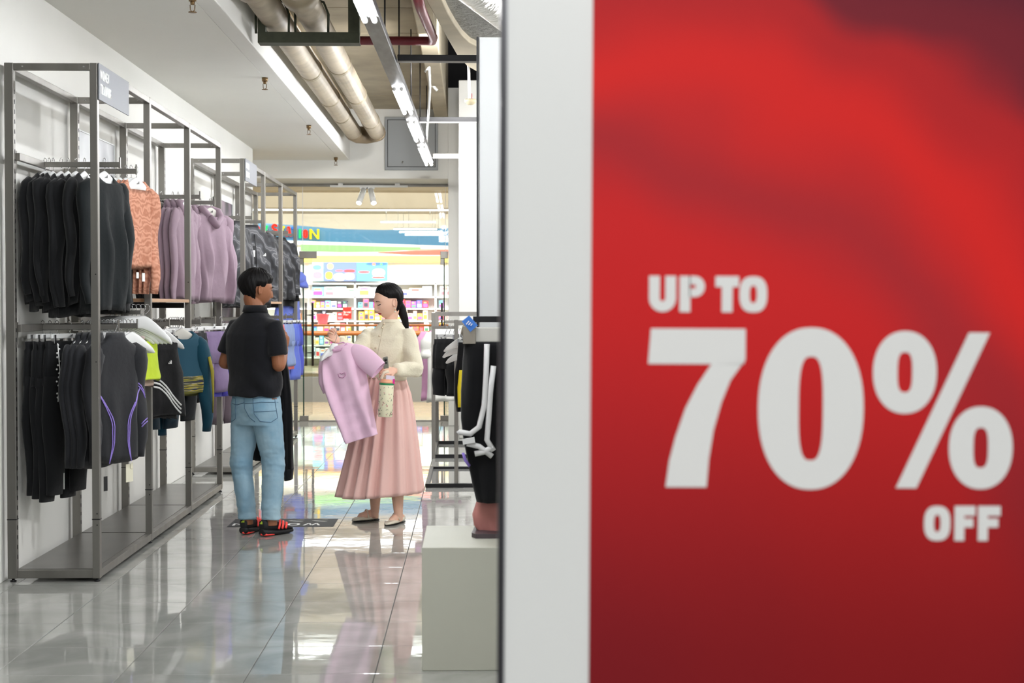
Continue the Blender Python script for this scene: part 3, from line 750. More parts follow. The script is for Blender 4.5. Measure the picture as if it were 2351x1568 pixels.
def rack(Y0, label, arms_hi, arms_lo, shelf):
    r = tag(empty('clothing_rack', (-2.2, Y0, 0)), label, 'clothes rack'); P = 1.32
    for i in range(4):
        y = Y0 + i * P
        for X, nm in ((FXP, 'post'), (BXP, 'back_post')):
            w_ = PW if X == FXP else PW * 1.2
            po = part(MB().bx(X - w_ / 2, X + w_ / 2, y - PW / 2, y + PW / 2, .018, RH), nm, M_steel, r, bevel=.003)
            part(MB().lathe([(.016, 0), (.018, .006), (.008, .01), (.008, .02)], (X, y, 0), 12), 'foot', M_dark, r)
            part(MB().bx(X - w_ / 2 - .0008, X + w_ / 2 + .0008, y - PW / 2 - .0008, y + PW / 2 + .0008, .328, .333), 'joint_line', M_dark, r)
            if X == FXP:
                mb = MB()
                for z in (.30, .36, 1.62, 1.16): mb.tube([(X + .006, y - PW / 2 - .0012, z), (X + .006, y - PW / 2 + .002, z)], .0035, 8)
                tag(part(mb, 'bolt_holes', M_dark, r), kind='stuff')
        so = bpy.data.objects.new('slot_row', slot_me); COL.objects.link(so); so.location = (BXP + PW * .6 + .0006, y, 0)
        so.parent = r; so.matrix_parent_inverse = Matrix.Translation(-r.location); so['kind'] = 'stuff'
        part(MB().bx(BXP + PW * .6, FXP - PW / 2, y - .018, y + .018, RH - .038, RH - .002), 'top_crossbar', M_steel, r, bevel=.002)
        part(MB().bx(BXP + PW * .6, FXP - PW / 2, y - .018, y + .018, .02, .062), 'base_crossbar', M_steel, r, bevel=.002)
        mb = MB()
        for dx in (.05, .37): mb.tube([(BXP + .02 + dx, y - .0195, RH - .02), (BXP + .02 + dx, y - .016, RH - .02)], .005, 8)
        tag(part(mb, 'bolts', M_hook, r), kind='stuff')
    for i in range(3):
        y0, y1 = Y0 + i * P + PW / 2, Y0 + (i + 1) * P - PW / 2
        part(MB().bx(FXP - .018, FXP + .018, y0, y1, RH - .038, RH - .002), 'top_rail', M_steel, r, bevel=.002)
        part(MB().bx(BXP - .018, BXP + .02, y0, y1, RH - .038, RH - .002), 'top_rail', M_steel, r, bevel=.002)
        part(MB().bx(FXP - .018, FXP + .018, y0, y1, .02, .062), 'base_rail', M_steel, r, bevel=.002)
        part(MB().bx(BXP + .02, FXP - .018, y0, y1, .055, .064), 'deck', M_steeld, r)
    for Z, arms in ((2.24, arms_hi), (1.338, arms_lo)):
        bays = sorted({int((a - Y0) / P) for a in arms})
        for b_ in bays:
            y0, y1 = Y0 + b_ * P + PW / 2, Y0 + (b_ + 1) * P - PW / 2
            rl = part(MB().bx(AX0 - .02, AX0 + .0, y0, y1, Z - .022, Z + .018), 'hang_rail', M_steel, r, bevel=.002)
            mb = MB()
            for yb in (y0 + .01, y1 - .01):
                mb.prism([(BXP + .02, Z + .03), (AX0 - .02, Z + .03), (AX0 - .02, Z - .02), (BXP + .02, Z - .09)], lambda u, v, t: (u, t, v), yb - .008, yb + .008)
                part(mb, 'bracket', M_steel, r); mb = MB()
        for a in arms:
            ar = part(MB().bx(AX0, AX1, a - .006, a + .006, Z - .015, Z + .015), 'faceout_arm', M_steel, r, bevel=.002)
            ec = part(MB().bx(AX1 - .003, AX1 + .004, a - .009, a + .009, Z - .02, Z + .04), 'end_stop', M_steel, r)
    for b_, z in shelf:
        y0, y1 = Y0 + b_ * P + PW / 2, Y0 + (b_ + 1) * P - PW / 2
        part(MB().bx(BXP + .03, FXP + .012, y0, y1, z - .022, z), 'wood_shelf', M_wood, r, bevel=.002)
        part(MB().bx(BXP + .03, FXP - .02, y0 + .01, y0 + .04, z - .06, z - .023), 'shelf_bracket', M_dark, r)
        part(MB().bx(BXP + .03, FXP - .02, y1 - .04, y1 - .01, z - .06, z - .023), 'shelf_bracket', M_dark, r)
    return r


R1 = rack(8.19, 'near brushed steel wall rack topped by the WOMEN TRAINING sign board', (8.68, 9.1, 11.2, 11.83), (8.62, 9.1, 10.05, 10.56, 11.2, 11.83), [(1, 1.50)])
R2 = rack(13.4, 'far brushed steel wall rack next to the glass shop front', (13.82, 14.48, 16.5, 17.1), (13.82, 14.48, 16.3, 16.95), [(1, 1.50)])
# sign boards on top of racks (read from the aisle)
M_signgrey = mat('grey_sign_board', (122, 124, 130), .5)
for k, (y0, l2) in enumerate(((8.172, 'TRAINING'), (13.382, 'RUNNING'))):
    s_ = tag(empty('category_sign', (FXP + .024, y0, 2.535)), 'grey sign board lettered WOMEN ' + l2 + ' on the ' + ('near' if k == 0 else 'far') + ' rack', 'sign', 'rack sign boards')
    MB().bx(0, .006, 0, .70, 0, .19).build('board', M_signgrey, s_)
    for ln, (txt, z) in enumerate((('WOMEN', .108), (l2, .034))):
        y = .025
        for ch in txt:
            w_ = {'I': .014, 'M': .038, 'W': .042}.get(ch, .026); mb = MB()
            glyph(mb, ch, y, z, w_, .052, .0095, lambda u, v, t: (t, u, v), .0062, .0075)
            mb.build('letter', M_white, s_); y += w_ + .008
# grey lifestyle posters on the wall behind the racks
for k, (y0, y1, z0, z1) in enumerate(((9.66, 10.72, 1.1, 2.56), (14.8, 15.95, 1.15, 2.5))):
    p = tag(empty('wall_poster', (WX + .006, y0, z0)), ('grey toned wall poster behind the near rack' if k == 0 else 'dark toned wall poster behind the far rack'), 'poster', 'wall posters')
    mm = bpy.data.materials.new('poster_print'); mm.use_nodes = True; nt = mm.node_tree; N = nt.nodes; L = nt.links
    tc = N.new('ShaderNodeTexCoord'); nz = N.new('ShaderNodeTexNoise'); nz.inputs['Scale'].default_value = 2.2; nz.inputs['Detail'].default_value = 1
    cr = N.new('ShaderNodeValToRGB'); L.new(tc.outputs['Object'], nz.inputs[0]); L.new(nz.outputs[0], cr.inputs[0]); L.new(cr.outputs[0], N['Principled BSDF'].inputs[0])
    cols = [(178, 180, 184), (150, 152, 158), (196, 198, 200)] if k == 0 else [(84, 84, 90), (60, 58, 74), (150, 132, 150)]
    cr.color_ramp.elements[0].position = .35; cr.color_ramp.elements[1].position = .65
    cr.color_ramp.elements[0].color = (*lin(cols[0]), 1); cr.color_ramp.elements[1].color = (*lin(cols[1]), 1)
    q = cr.color_ramp.elements.new(.5); q.color = (*lin(cols[2]), 1); N['Principled BSDF'].inputs['Roughness'].default_value = .35
    MB().bx(0, .004, 0, y1 - y0, 0, z1 - z0).build('print', mm, p)
    fr = MB()
    for a in (0, y1 - y0 - .008): fr.bx(-.001, .009, a, a + .008, 0, z1 - z0)
    for a in (0, z1 - z0 - .008): fr.bx(-.001, .009, .008, y1 - y0 - .008, a, a + .008)
    fr.build('frame', M_trimw, p)


# ------------------------------------------------------------------ hangers and garments
def mark_logo(mb, fn, cx, cz, s, t0, t1, mi=0):
    """three slanted bars that form a small peak"""
    for i, (w_, h_) in enumerate(((.32, .34), (.32, .66), (.32, 1.0))):
        x = cx - s * .55 + i * s * .36
        mb.prism([(x - s * .0, cz), (x + s * .26, cz), (x + s * .26, cz + s * (.12 + .26 * i)), (x + s * .02, cz + s * (.3 + .28 * i))][:4], fn, t0, t1, mi)


def make_hanger_meshes():
    hk = MB()
    pts = [(0, 0, -.075), (0, 0, -.05), (.012, 0, -.035), (.018, 0, -.018), (.013, 0, 0), (0, 0, .008), (-.013, 0, .002), (-.017, 0, -.012)]
    hk.tube([(x, y, z + .017) for x, y, z in pts], .0022, 6)
    bd = MB(); R = []; n = 12
    for i in range(21):
        u = -1 + 2 * i / 20; au = abs(u); x = .190 * u
        zc = -.070 - .095 * au ** 1.35 - (.004 if au > .9 else 0); hz = .028 * (1 - au) ** .7 + .013; hy = .006 + .013 * au ** 1.4
        if au > .98: hz *= .6; hy *= .6
        R.append([(x, hy * math.cos(2 * PI * k / n), zc - hz * .4 + hz * math.sin(2 * PI * k / n)) for k in range(n)])
    bd.rings(R)
    lg = MB(); mark_logo(lg, lambda u, v, t: (u, t, v), 0, -.087, .022, -.0125, -.0118)
    return hk.mesh('hook'), bd.mesh('hanger_body'), lg.mesh('logo')


hme, bme, lme = make_hanger_meshes()
hme.materials.append(M_hook); bme.materials.append(M_hang); lme.materials.append(M_ink)
bme_g = bme.copy(); bme_g.materials.clear(); bme_g.materials.append(M_hangg)


def kid(name, me, p):
    o = bpy.data.objects.new(name, me); COL.objects.link(o); o.parent = p; return o


def hanger(loc, rz, label, group=None, grey=False, logo=True, tilt=0, name='clothes_hanger', sc=1.):
    h_ = tag(empty(name, loc, rz=rz), label, 'hanger', group); h_.rotation_euler = (0, tilt, rz); h_.scale = (sc, 1, 1)
    kid('hook', hme, h_); kid('shoulder_bar', bme_g if grey else bme, h_)
    if logo: kid('logo', lme, h_)
    return h_


def clip_hanger(loc, rz, label, group=None, wid=.3):
    h_ = tag(empty('clip_hanger', loc, rz=rz), label, 'hanger', group); kid('hook', hme, h_)
    MB().box((0, 0, -.062), (wid, .012, .026)).build('bar', M_hang, h_, bevel=.003)
    for s_ in (-1, 1):
        MB().box((s_ * wid * .42, 0, -.078), (.018, .022, .05)).build('clip', M_hook, h_, bevel=.002)
    kid('logo', lme, h_).location = (0, -.001, .022)
    return h_


def top_mesh(hw=.22, H=.66, hemw=None, th=.045, sleeve='long', sl=.56, neck=.085, fold=.012, seed=0, hood=False, slim=.0, sleeve_out=.10, drop=.05, strap=False, high=False, dip=None):
    """torso + sleeves of a garment hanging from the origin; front looks to -Y"""
    hemw = hemw or hw * 1.08; mb = MB(); n = 44; R = []
    rows = [(0, neck, .030), (.02, neck * 1.35, .035), (.05, hw * .80, .036), (.075 + drop * .4, hw * .97, .036), (.13 + drop, hw * (1.02 - slim), th * .95), (.24, hw * (1.0 - slim), th)]
    for i in range(1, 12): t = i / 11; rows.append((.24 + (H - .24) * t, hw * (1 - slim * (1 - t)) * (1 - t) + hemw * t, th * (1 + .25 * math.sin(t * 3))))
    if strap: rows = [(.0, hw * .72, .012)] + [(z, (w_ if z > .2 else hw * (.66 + .2 * max(0, z - .1) / .1)), t_) for z, w_, t_ in rows[2:]]
    z0 = -.072

    def pt(w_, t_, a, z, q):
        c, s_ = math.cos(a), math.sin(a); x = w_ * math.copysign(abs(c) ** .8, c); y = t_ * math.copysign(abs(s_) ** .75, s_)
        f = fold * q * (math.sin(x * 38 + seed * 1.7 + 1.2 * math.sin(z * 5 + seed)) + .6 * math.sin(x * 71 + seed * 3.1 + z * 3))
        return (x, y + f, z + z0)
    for i, (z, w_, t_) in enumerate(rows):
        q = min(1, max(0, (z - .08) / .3)); R.append([pt(w_, t_, -2 * PI * k / n, -z - (0.012 * math.sin(2 * 2 * PI * k / n + seed) if i == len(rows) - 1 else 0), q) for k in range(n)])
    # hem turned inwards, neck turned inwards
    z, w_, t_ = rows[-1]; R.append([pt(w_ * .97, t_ * .7, -2 * PI * k / n, -z + .02, 1) for k in range(n)])
    dip = (.055 if not high else .0) if dip is None else dip
    inner = []; rim = []
    for k in range(n):
        a = -2 * PI * k / n; c, s_ = math.cos(a), math.sin(a); fr = max(0, -s_)
        rim.append((neck * .9 * c, .028 * s_, z0 + (.006 if not high else .03) - dip * fr)); inner.append((neck * .8 * c, .020 * s_, z0 - .03 - dip * fr))
        x, y, zz = R[0][k]; R[0][k] = (x, y, zz - dip * .9 * fr); x, y, zz = R[1][k]; R[1][k] = (x * (1), y, zz - dip * .5 * fr)
    R = [inner, rim] + R
    if strap: R = R[2:]
    mb.rings(R)
    if sleeve:
        L_ = {'long': sl, 'short': .2, 'cap': .13}[sleeve]
        for s_ in (-1, 1):
            P = []; rad = []; m_ = 12 if sleeve == 'long' else 6
            for i in range(m_ + 1):
                t = i / m_; x = hw * .82 + (sleeve_out + .01) * min(1, t * 2.2) ** .8 - .015 * t; z = z0 - .085 - L_ * t * .98
                yb = -.02 * t * t + .012 * math.sin(t * 9 + seed)
                if i == 0: P += [(s_ * hw * .55, 0, z0 - .055), (s_ * hw * .74, 0, z0 - .066)]; rad += [(.02, .02), (.045, .032)]
                P.append((s_ * x, yb, z)); r0 = .066 if sleeve == 'long' else .078
                ra = r0 * (1 - t) + (.038 if sleeve == 'long' else .068) * t; wob = 1 + .08 * math.sin(t * 17 + seed + s_)
                if sleeve == 'long' and t > .9: ra *= .85
                rad.append((ra * wob, ra * .58))
            mb.tube(P, rad, 14, 1, flat=(1, 0, 0))
    if hood:
        hp = []
        for i in range(9):
            t = i / 8; a = PI * (t - .5)
        mb.tube([(-.07, -.03, z0 - .05), (-.085, .0, z0 - .005), (-.06, .035, z0 + .01), (0, .05, z0 + .015), (.06, .035, z0 + .01), (.085, .0, z0 - .005), (.07, -.03, z0 - .05), (.0, -.05, z0 - .11), (-.07, -.03, z0 - .05)], [(.032, .028)] * 9, 12)
        mb.sphere((0, .05, z0 - .09), (.12, .035, .13), 16, 10)
    me = mb.mesh('garment'); nn = len(me.vertices); co = np.empty(nn * 3); me.vertices.foreach_get('co', co); co = co.reshape(-1, 3)
    q = np.clip((-.1 - co[:, 2]) / .2, 0, 1)
    co[:, 1] += fbm(co * np.array([1, .5, .35]), 22, seed + 5) * .011 * q
    co[:, 0] += fbm(co, 9, seed + 9) * .010 * q
    me.vertices.foreach_set('co', co.ravel()); me.update(); return me


def legs_mesh(hw=.17, H=.95, legw=.10, taper=.7, seed=0, fold=.006, th=.03):
    mb = MB(); n = 28; z0 = -.09; cr_ = min(.24, H * .55); R = []
    rows = [(0, hw, th * .7), (.035, hw * .98, th * .7), (.05, hw * 1.03, th), (.14, hw * 1.1, th * 1.1), (cr_, hw * 1.12, th * 1.1)]
    for z, w_, t_ in rows: R.append([(w_ * math.copysign(abs(math.cos(2 * PI * k / n)) ** .8, math.cos(2 * PI * k / n)), -t_ * math.copysign(abs(math.sin(2 * PI * k / n)) ** .8, math.sin(2 * PI * k / n)) + fold * math.sin(k * 2.3 + seed) * (1 if z > 0 else .5), z0 - z) for k in range(n)])
    mb.rings(R)
    for s_ in (-1, 1):
        P = []; rad = []
        for i in range(9):
            t = i / 8; z = cr_ - .05 + (H - cr_ + .05) * t
            P.append((s_ * (hw * .56 + .015 * t), .01 * math.sin(t * 7 + seed + s_), z0 - z)); a = hw * .57 * (1 - t * (1 - taper)); rad.append((a, th * (1 - .25 * t)))
        mb.tube(P, rad, 16, flat=(1, 0, 0))
    me = mb.mesh('legwear'); nn = len(me.vertices); co = np.empty(nn * 3); me.vertices.foreach_get('co', co); co = co.reshape(-1, 3)
    co[:, 1] += fbm(co * np.array([1, .5, .3]), 30, seed + 5) * .005; me.vertices.foreach_set('co', co.ravel()); me.update(); return me


def put(name, me, m_, loc, rz, label, cat, group=None, sc=(1, 1, 1), tilt=0):
    me2 = me if len(me.materials) and me.materials[0] == m_ else me.copy()
    if not (len(me2.materials) and me2.materials[0] == m_): me2.materials.clear(); me2.materials.append(m_)
    if len(me2.materials) < 2: me2.materials.append(m_)
    o = bpy.data.objects.new(name, me2); COL.objects.link(o); o.location = loc; o.rotation_euler = (0, tilt, rz); o.scale = sc
    return tag(o, label, cat, group)


ORD = ['first', 'second', 'third', 'fourth', 'fifth', 'sixth', 'seventh', 'eighth', 'ninth', 'tenth', 'eleventh', 'twelfth']
def ax(px, Y): return -(1086 - px) / F * Y
D = math.radians
sw = [top_mesh(.225, .76, .20, .045, 'long', .64, seed=i, fold=.02, sleeve_out=.035) for i in range(3)]
for m_ in sw: m_.materials.append(M_blk)
sw2 = []
for m_ in sw:
    c = m_.copy(); c.materials.clear(); c.materials.append(M_blk2); sw2.append(c)
ZH, ZL = 2.24 + .012, 1.338 + .012
HG = 'white hangers on the upper near arms'
xs = [114, 123, 132, 150, 166, 184, 203]
for i, x in enumerate(xs):
    X = ax(x, 8.68); a = D(80 + rr.uniform(-5, 4))
    hanger((X, 8.68, ZH), a, 'white hanger of the black sweatshirt that is ' + ORD[i] + ' from the wall on the near arm', HG)
    put('sweatshirt', sw[i % 3], M_blk, (X, 8.68, ZH), a, 'black sweatshirt on the nearest upper arm, ' + ORD[i] + ' from the wall', 'sweatshirt', 'black sweatshirts on the first upper arm', sc=(1 - .04 * (i % 2), .8, 1 + rr.uniform(-.09, .04)))
hanger((ax(248, 8.68), 8.68, ZH), D(72), 'white hanger with dark logo right behind the near front post', HG)
put('sweatshirt', sw2[1], M_blk2, (ax(248, 8.68), 8.68, ZH), D(73), 'frontmost charcoal-black crewneck sweatshirt beside the near rack post', 'sweatshirt', sc=(1.0, 1, 1.0))
for i, x in enumerate((212, 232, 258, 272)):
    X = ax(x, 9.1); a = D(82 + rr.uniform(-3, 4))
    hanger((X, 9.1, ZH), a, 'white hanger of the ' + ORD[i] + ' black sweatshirt from the wall on the second upper arm', HG)
    put('sweatshirt', sw[(i + 1) % 3], M_blk, (X, 9.1, ZH), a, 'black sweatshirt on the second upper arm, ' + ORD[i] + ' from the wall, behind the post', 'sweatshirt', 'black sweatshirts on the second upper arm', sc=(.95, .8, 1))
# peach tops
mm = bpy.data.materials.new('peach_pattern_cloth'); mm.use_nodes = True; nt = mm.node_tree; N = nt.nodes; L = nt.links; b = N['Principled BSDF']
tc = N.new('ShaderNodeTexCoord'); wv = N.new('ShaderNodeTexWave'); wv.wave_type = 'RINGS'; wv.inputs['Scale'].default_value = 9; wv.inputs['Distortion'].default_value = 14; wv.inputs['Detail'].default_value = 2; wv.inputs['Detail Scale'].default_value = 1.6
cr = N.new('ShaderNodeValToRGB'); cr.color_ramp.elements[0].color = (*lin((184, 122, 96)), 1); cr.color_ramp.elements[1].color = (*lin((214, 156, 130)), 1)
L.new(tc.outputs['Object'], wv.inputs[0]); L.new(wv.outputs['Fac'], cr.inputs[0]); L.new(cr.outputs[0], b.inputs[0]); b.inputs['Roughness'].default_value = .85
M_peach = mm
pe = top_mesh(.18, .50, .16, .03, 'long', .58, neck=.10, seed=4, fold=.010, sleeve_out=.02, slim=.03, dip=.13); pe.materials.append(M_peach)
for i, (x, dz) in enumerate(((283, -.0), (297, 0), (308, 0), (320, 0))):
    a = D(76 if i < 3 else 70); X = ax(x, 9.1)
    hanger((X, 9.1, ZH), a, ('white hanger with dark logo carrying the front peach top' if i == 3 else 'white hanger of a peach top behind the front one, ' + ORD[i] + ' from left'), 'white hangers with peach tops')
    o = put('long_sleeve_top', pe, M_peach, (X, 9.1, ZH), a, ('frontmost peach patterned long sleeve top with deep neckline' if i == 3 else 'peach patterned long sleeve top behind the front one, ' + ORD[i] + ' from left'), 'top', None if i == 3 else 'peach tops behind', sc=(1, .7 if i < 3 else 1, 1))
MB().box((.02, -.03, -.63), (.03, .002, .05)).box((-.04, -.028, -.62), (.025, .002, .035)).build('swing_tag', M_white, o)
# bay 3 upper: black hoodies and lilac hoodies
hd = top_mesh(.235, .68, .20, .055, 'long', .62, seed=6, fold=.03, hood=True, sleeve_out=.05)
hdb = hd.copy(); hdb.materials.append(M_blk3)
M_lil = cloth('lilac_fleece', (164, 142, 156)); hd.materials.append(M_lil)
for i, x in enumerate((362, 376)):
    X = ax(x, 11.2)
    hanger((X, 11.2, ZH), D(70), 'grey card hanger of the ' + ('left' if i == 0 else 'right') + ' black hoodie', 'hangers with black hoodies', grey=True)
    put('hoodie', hdb, M_blk3, (X, 11.2, ZH), D(70), 'black hoodie hanging over the wooden shelf, ' + ('left' if i == 0 else 'right') + ' of two', 'hoodie', 'black hoodies', sc=(.95, .9, 1))
for i, (x, Y, a) in enumerate(((402, 11.2, 80), (414, 11.2, 80), (428, 11.2, 80), (450, 11.83, 78), (464, 11.83, 76))):
    hanger((ax(x, Y), Y, ZH), D(a), 'white hanger of the ' + ORD[i] + ' lilac hoodie from left, behind the front one', 'white hangers with lilac hoodies')
    put('hoodie', hd, M_lil, (ax(x, Y), Y, ZH), D(a), 'lilac hoodie half hidden behind the front one, ' + ORD[i] + ' from left', 'hoodie', 'lilac hoodies behind the front one', sc=(.95, .7, 1))
hanger((ax(488, 11.83), 11.83, ZH), D(56), 'grey hanger carrying the frontmost lilac hoodie', grey=True)
put('hoodie', hd, M_lil, (ax(488, 11.83), 11.83, ZH), D(58), 'frontmost lilac hoodie with loose folds on the near rack end', 'hoodie', sc=(.92, 1.2, 1.02))
# camouflage jackets on the far rack
mm = bpy.data.materials.new('dark_camouflage_cloth'); mm.use_nodes = True; nt = mm.node_tree; N = nt.nodes; L = nt.links; b = N['Principled BSDF']
tc = N.new('ShaderNodeTexCoord'); nz = N.new('ShaderNodeTexWave'); nz.bands_direction = 'DIAGONAL'; nz.inputs['Scale'].default_value = 2.6; nz.inputs['Distortion'].default_value = 9; nz.inputs['Detail'].default_value = 2.2; nz.inputs['Detail Scale'].default_value = 1.7; nz.inputs['Detail Roughness'].default_value = .55
cr = N.new('ShaderNodeValToRGB'); cr.color_ramp.interpolation = 'CONSTANT'; E = cr.color_ramp.elements
E[0].color = (*lin((30, 30, 34)), 1); E[1].position = .30; E[1].color = (*lin((46, 47, 52)), 1)
for p_, c_ in ((.62, (68, 69, 74)), (.82, (112, 112, 115)), (.94, (78, 78, 82))): q = E.new(p_); q.color = (*lin(c_), 1)
L.new(tc.outputs['Object'], nz.inputs[0]); L.new(nz.outputs['Fac'], cr.inputs[0]); L.new(cr.outputs[0], b.inputs[0]); b.inputs['Roughness'].default_value = .6
M_camo = mm
jk = top_mesh(.25, .72, .23, .06, 'long', .58, seed=8, fold=.016, high=True, sleeve_out=.05); jk.materials.append(M_camo)
for i, (x, Y, a) in enumerate(((536, 13.82, 76), (550, 13.82, 74), (562, 14.48, 66))):
    hanger((ax(x, Y), Y, ZH), D(a), 'pale hanger of the ' + ORD[i] + ' camouflage jacket from left above the man', 'hangers with camouflage jackets', grey=True)
    put('jacket', jk, M_camo, (ax(x, Y), Y, ZH), D(a), 'dark camouflage jacket left of the front one, ' + ORD[i] + ' from left', 'jacket', 'camouflage jackets packed behind', sc=(.95, .8, 1))
hanger((ax(578, 14.48), 14.48, ZH), D(46), 'grey card hanger carrying the frontmost camouflage jacket', grey=True)
o = put('jacket', jk, M_camo, (ax(580, 14.48), 14.48, ZH), D(46), 'frontmost dark camouflage jacket above the man, with white chest mark', 'jacket')
lg = MB(); mark_logo(lg, lambda u, v, t: (u, t, v), .1, -.33, .035, -.071, -.066); lg.build('chest_logo', M_white, o)
MB().box((-.03, -.068, -.30), (.045, .002, .12)).build('swing_tag', M_ink, o); MB().box((-.03, -.071, -.31), (.03, .002, .06)).build('price_label', M_white, o)
MB().tube([(0, -.045, -.13), (0, -.075, -.3), (0, -.065, -.77)], .004, 6).build('zip', M_dark, o)
for i, (x, Y, a, m_) in enumerate(((618, 16.5, 76, M_camo), (628, 16.5, 74, M_camo))):
    hanger((ax(x, Y), Y, ZH), D(a), 'pale hanger in the row by the glass front, ' + ORD[i] + ' from left', 'hangers by the glass front', grey=(i == 0))
    put('jacket', jk, m_, (ax(x, Y), Y, ZH), D(a), 'dark camouflage jacket nearest the glass front, half hidden, ' + ORD[i] + ' from left', 'jacket', 'camouflage jackets half hidden', sc=(.95, .8, 1))
hanger((ax(645, 17.1), 17.1, ZH), D(54), 'white hanger of the last camouflage jacket by the glass front')
o = put('jacket', jk, M_camo, (ax(647, 17.1), 17.1, ZH), D(56), 'farthest camouflage jacket, with black underlayer showing below its hem', 'jacket', sc=(1.0, 1, .93))
put('jacket', jk, M_blk3, (ax(643, 17.1), 17.15, ZH), D(56), 'black jacket showing below the farthest camouflage jacket', 'jacket', sc=(1.02, .9, 1.02))
M_blueg = cloth('periwinkle_cloth', (108, 124, 206))
put('blue_shirt', top_mesh(.2, .62, .24, .03, 'cap', seed=3, high=False), M_blueg, (ax(660, 17.25), 17.3, ZH - .3), D(58), 'periwinkle blue top peeking out right of the last camouflage jacket', 'shirt')

# lower level, bay 1: clipped black trousers
lm = [legs_mesh(.17, .84, seed=i) for i in range(2)]
for m_ in lm: m_.materials.append(M_blk)
for i, (x, a) in enumerate(((106, 74), (122, 74), (138, 70))):
    clip_hanger((ax(x, 8.62), 8.62, ZL), D(a), 'clip hanger of the ' + ORD[i] + ' black trousers from the wall', 'clip hangers with black trousers')
    put('trousers', lm[i % 2], M_blk, (ax(x, 8.62), 8.62, ZL), D(a), 'black trousers behind the front pair, ' + ORD[i] + ' from the wall', 'trousers', 'black trousers behind the front pair', sc=(1, 1, 1 + .02 * i))
clip_hanger((ax(166, 8.62), 8.62, ZL), D(64), 'white clip hanger with logo over the front black trousers')
o = put('trousers', lm[0], M_blk, (ax(158, 8.62), 8.62, ZL), D(66), 'frontmost black trousers with a thin white leg mark', 'trousers')
MB().box((-.06, -.028, -.86), (.006, .004, .09)).build('reflective_mark', M_white, o)
mb = MB()
for k in range(14): mb.sphere((-.12 + .012 * math.sin(k * 1.9), -.042, -.11 - k * .022), .006, 6, 4)
mb.tube([(-.12, -.04, -.1), (-.11, -.046, -.25), (-.125, -.044, -.42)], .003, 6)
mb.build('drawcord', M_white, o)
# training tops with purple piping
tt = top_mesh(.215, .68, .20, .03, 'long', .60, neck=.075, seed=11, fold=.006, high=True, sleeve_out=.02, slim=.05); tt.materials.append(M_jersey)
M_pur = mat('purple_piping', (142, 120, 206), .5)
for i, (x, a) in enumerate(((196, 78), (210, 77), (226, 75))):
    hanger((ax(x, 8.62), 8.62, ZL), D(a), 'white hanger of the ' + ORD[i] + ' black training top from left', 'white hangers of the training tops')
    put('training_top', tt, M_jersey, (ax(x, 8.62), 8.62, ZL), D(a), 'black long sleeve training top behind the front one, ' + ORD[i] + ' from left', 'top', 'black training tops behind', sc=(1, .8, 1.04))
o = put('training_top', tt, M_jersey, (ax(272, 8.62), 8.60, ZL), D(63), 'frontmost black training top with purple curved piping', 'top')
hanger((ax(272, 8.62), 8.60, ZL), D(63), 'grey card hanger in the neck of the purple-piped training top', grey=True, logo=False)
for s_ in (-1, 1):
    for off in (0, .014):
        P = []
        for k in range(15):
            t = k / 14; x = .185 - .10 * math.sin(min(1, t * 1.25) * PI) ** 1.0 * (1 if t < .8 else 1); x = (.18 - .105 * math.sin(t * PI * .92) + (.0 if t < .6 else (t - .6) * -.16)) - off * math.sin(t * PI)
            P.append((s_ * x, -.034 - .003 * math.sin(t * PI), -.36 - .40 * t))
        P = onto(o, P, Vector((0, 1, 0)), .0015); MB().tube(P, [(.0045, .002)] * len(P), 6, flat=(1, 0, 0)).build('piping', M_pur, o)
for off in (0, .016):
    for L2 in ([(.17, 0, -.33), (.19, 0, -.345), (.21, 0, -.37), (.225, 0, -.40)], [(.165, 0, -.56), (.18, 0, -.545), (.20, 0, -.535), (.22, 0, -.53)]):
        P = onto(o, [(x, y, z - off) for x, y, z in L2], Vector((0, 1, 0)), .0015)
        if len(P) > 1: MB().tube(P, [(.004, .0025)] * len(P), 6, flat=(0, 0, 1)).build('sleeve_piping', M_pur, o)
MB().box((.10, -.01, -.83), (.06, .002, .10)).box((.115, -.014, -.79), (.02, .002, .03)).build('swing_tag', mat('cream_tag', (226, 222, 200), .6), o)
MB().box((-.10, -.01, -.87), (.03, .002, .08)).build('swing_tag', M_ink, o)
# white bra hangers with lime and beige bras
M_lime = cloth('lime_cloth', (198, 220, 60)); M_nude = cloth('beige_cloth', (190, 166, 154))
bra = top_mesh(.15, .26, .14, .03, None, seed=2, strap=True, fold=.004); 
part(MB().bx(AX0, AX1 - .02, 9.29, 9.305, 1.403, 1.428), 'faceout_arm', M_steel, R1)
for i in range(9):
    x = 262 + i * 10.0; Y = 9.3
    hanger((ax(x, Y), Y, 1.44), D(22 + rr.uniform(-4, 4)), 'wide white hanger in the fanned stack over the bras, ' + ORD[i] + ' from left', 'fanned white hangers', logo=False, tilt=D(13))
    if i in (2, 4, 6, 8):
        c = M_lime if i in (6, 8) else M_nude
        put('sports_bra', bra, c, (ax(x + (2 if i > 4 else 26), Y), Y + .03, 1.31 if i > 4 else 1.27), D(66), ('left ' if i in (2, 6) else 'right ') + ('lime green' if c is M_lime else 'beige') + ' sports bra hanging under the fanned white hangers', 'bra', ('lime' if c is M_lime else 'beige') + ' sports bras', sc=(.75, .7, .9))
# second batch of pinkish straps wrapped on hangers
for i, (x, y) in enumerate(((292, 772), (325, 780), (308, 786))):
    p = at(x, y, 9.2); tag(MB().box((0, 0, 0), (.022, .035, .045), ry=D(25)).build('elastic_band', mat('dusty_pink_elastic', (190, 170, 164), .7), bevel=.004), 'dusty pink elastic wrapped round a white hanger, ' + ('left', 'right', 'lower')[i] + ' one', 'strap').location = p
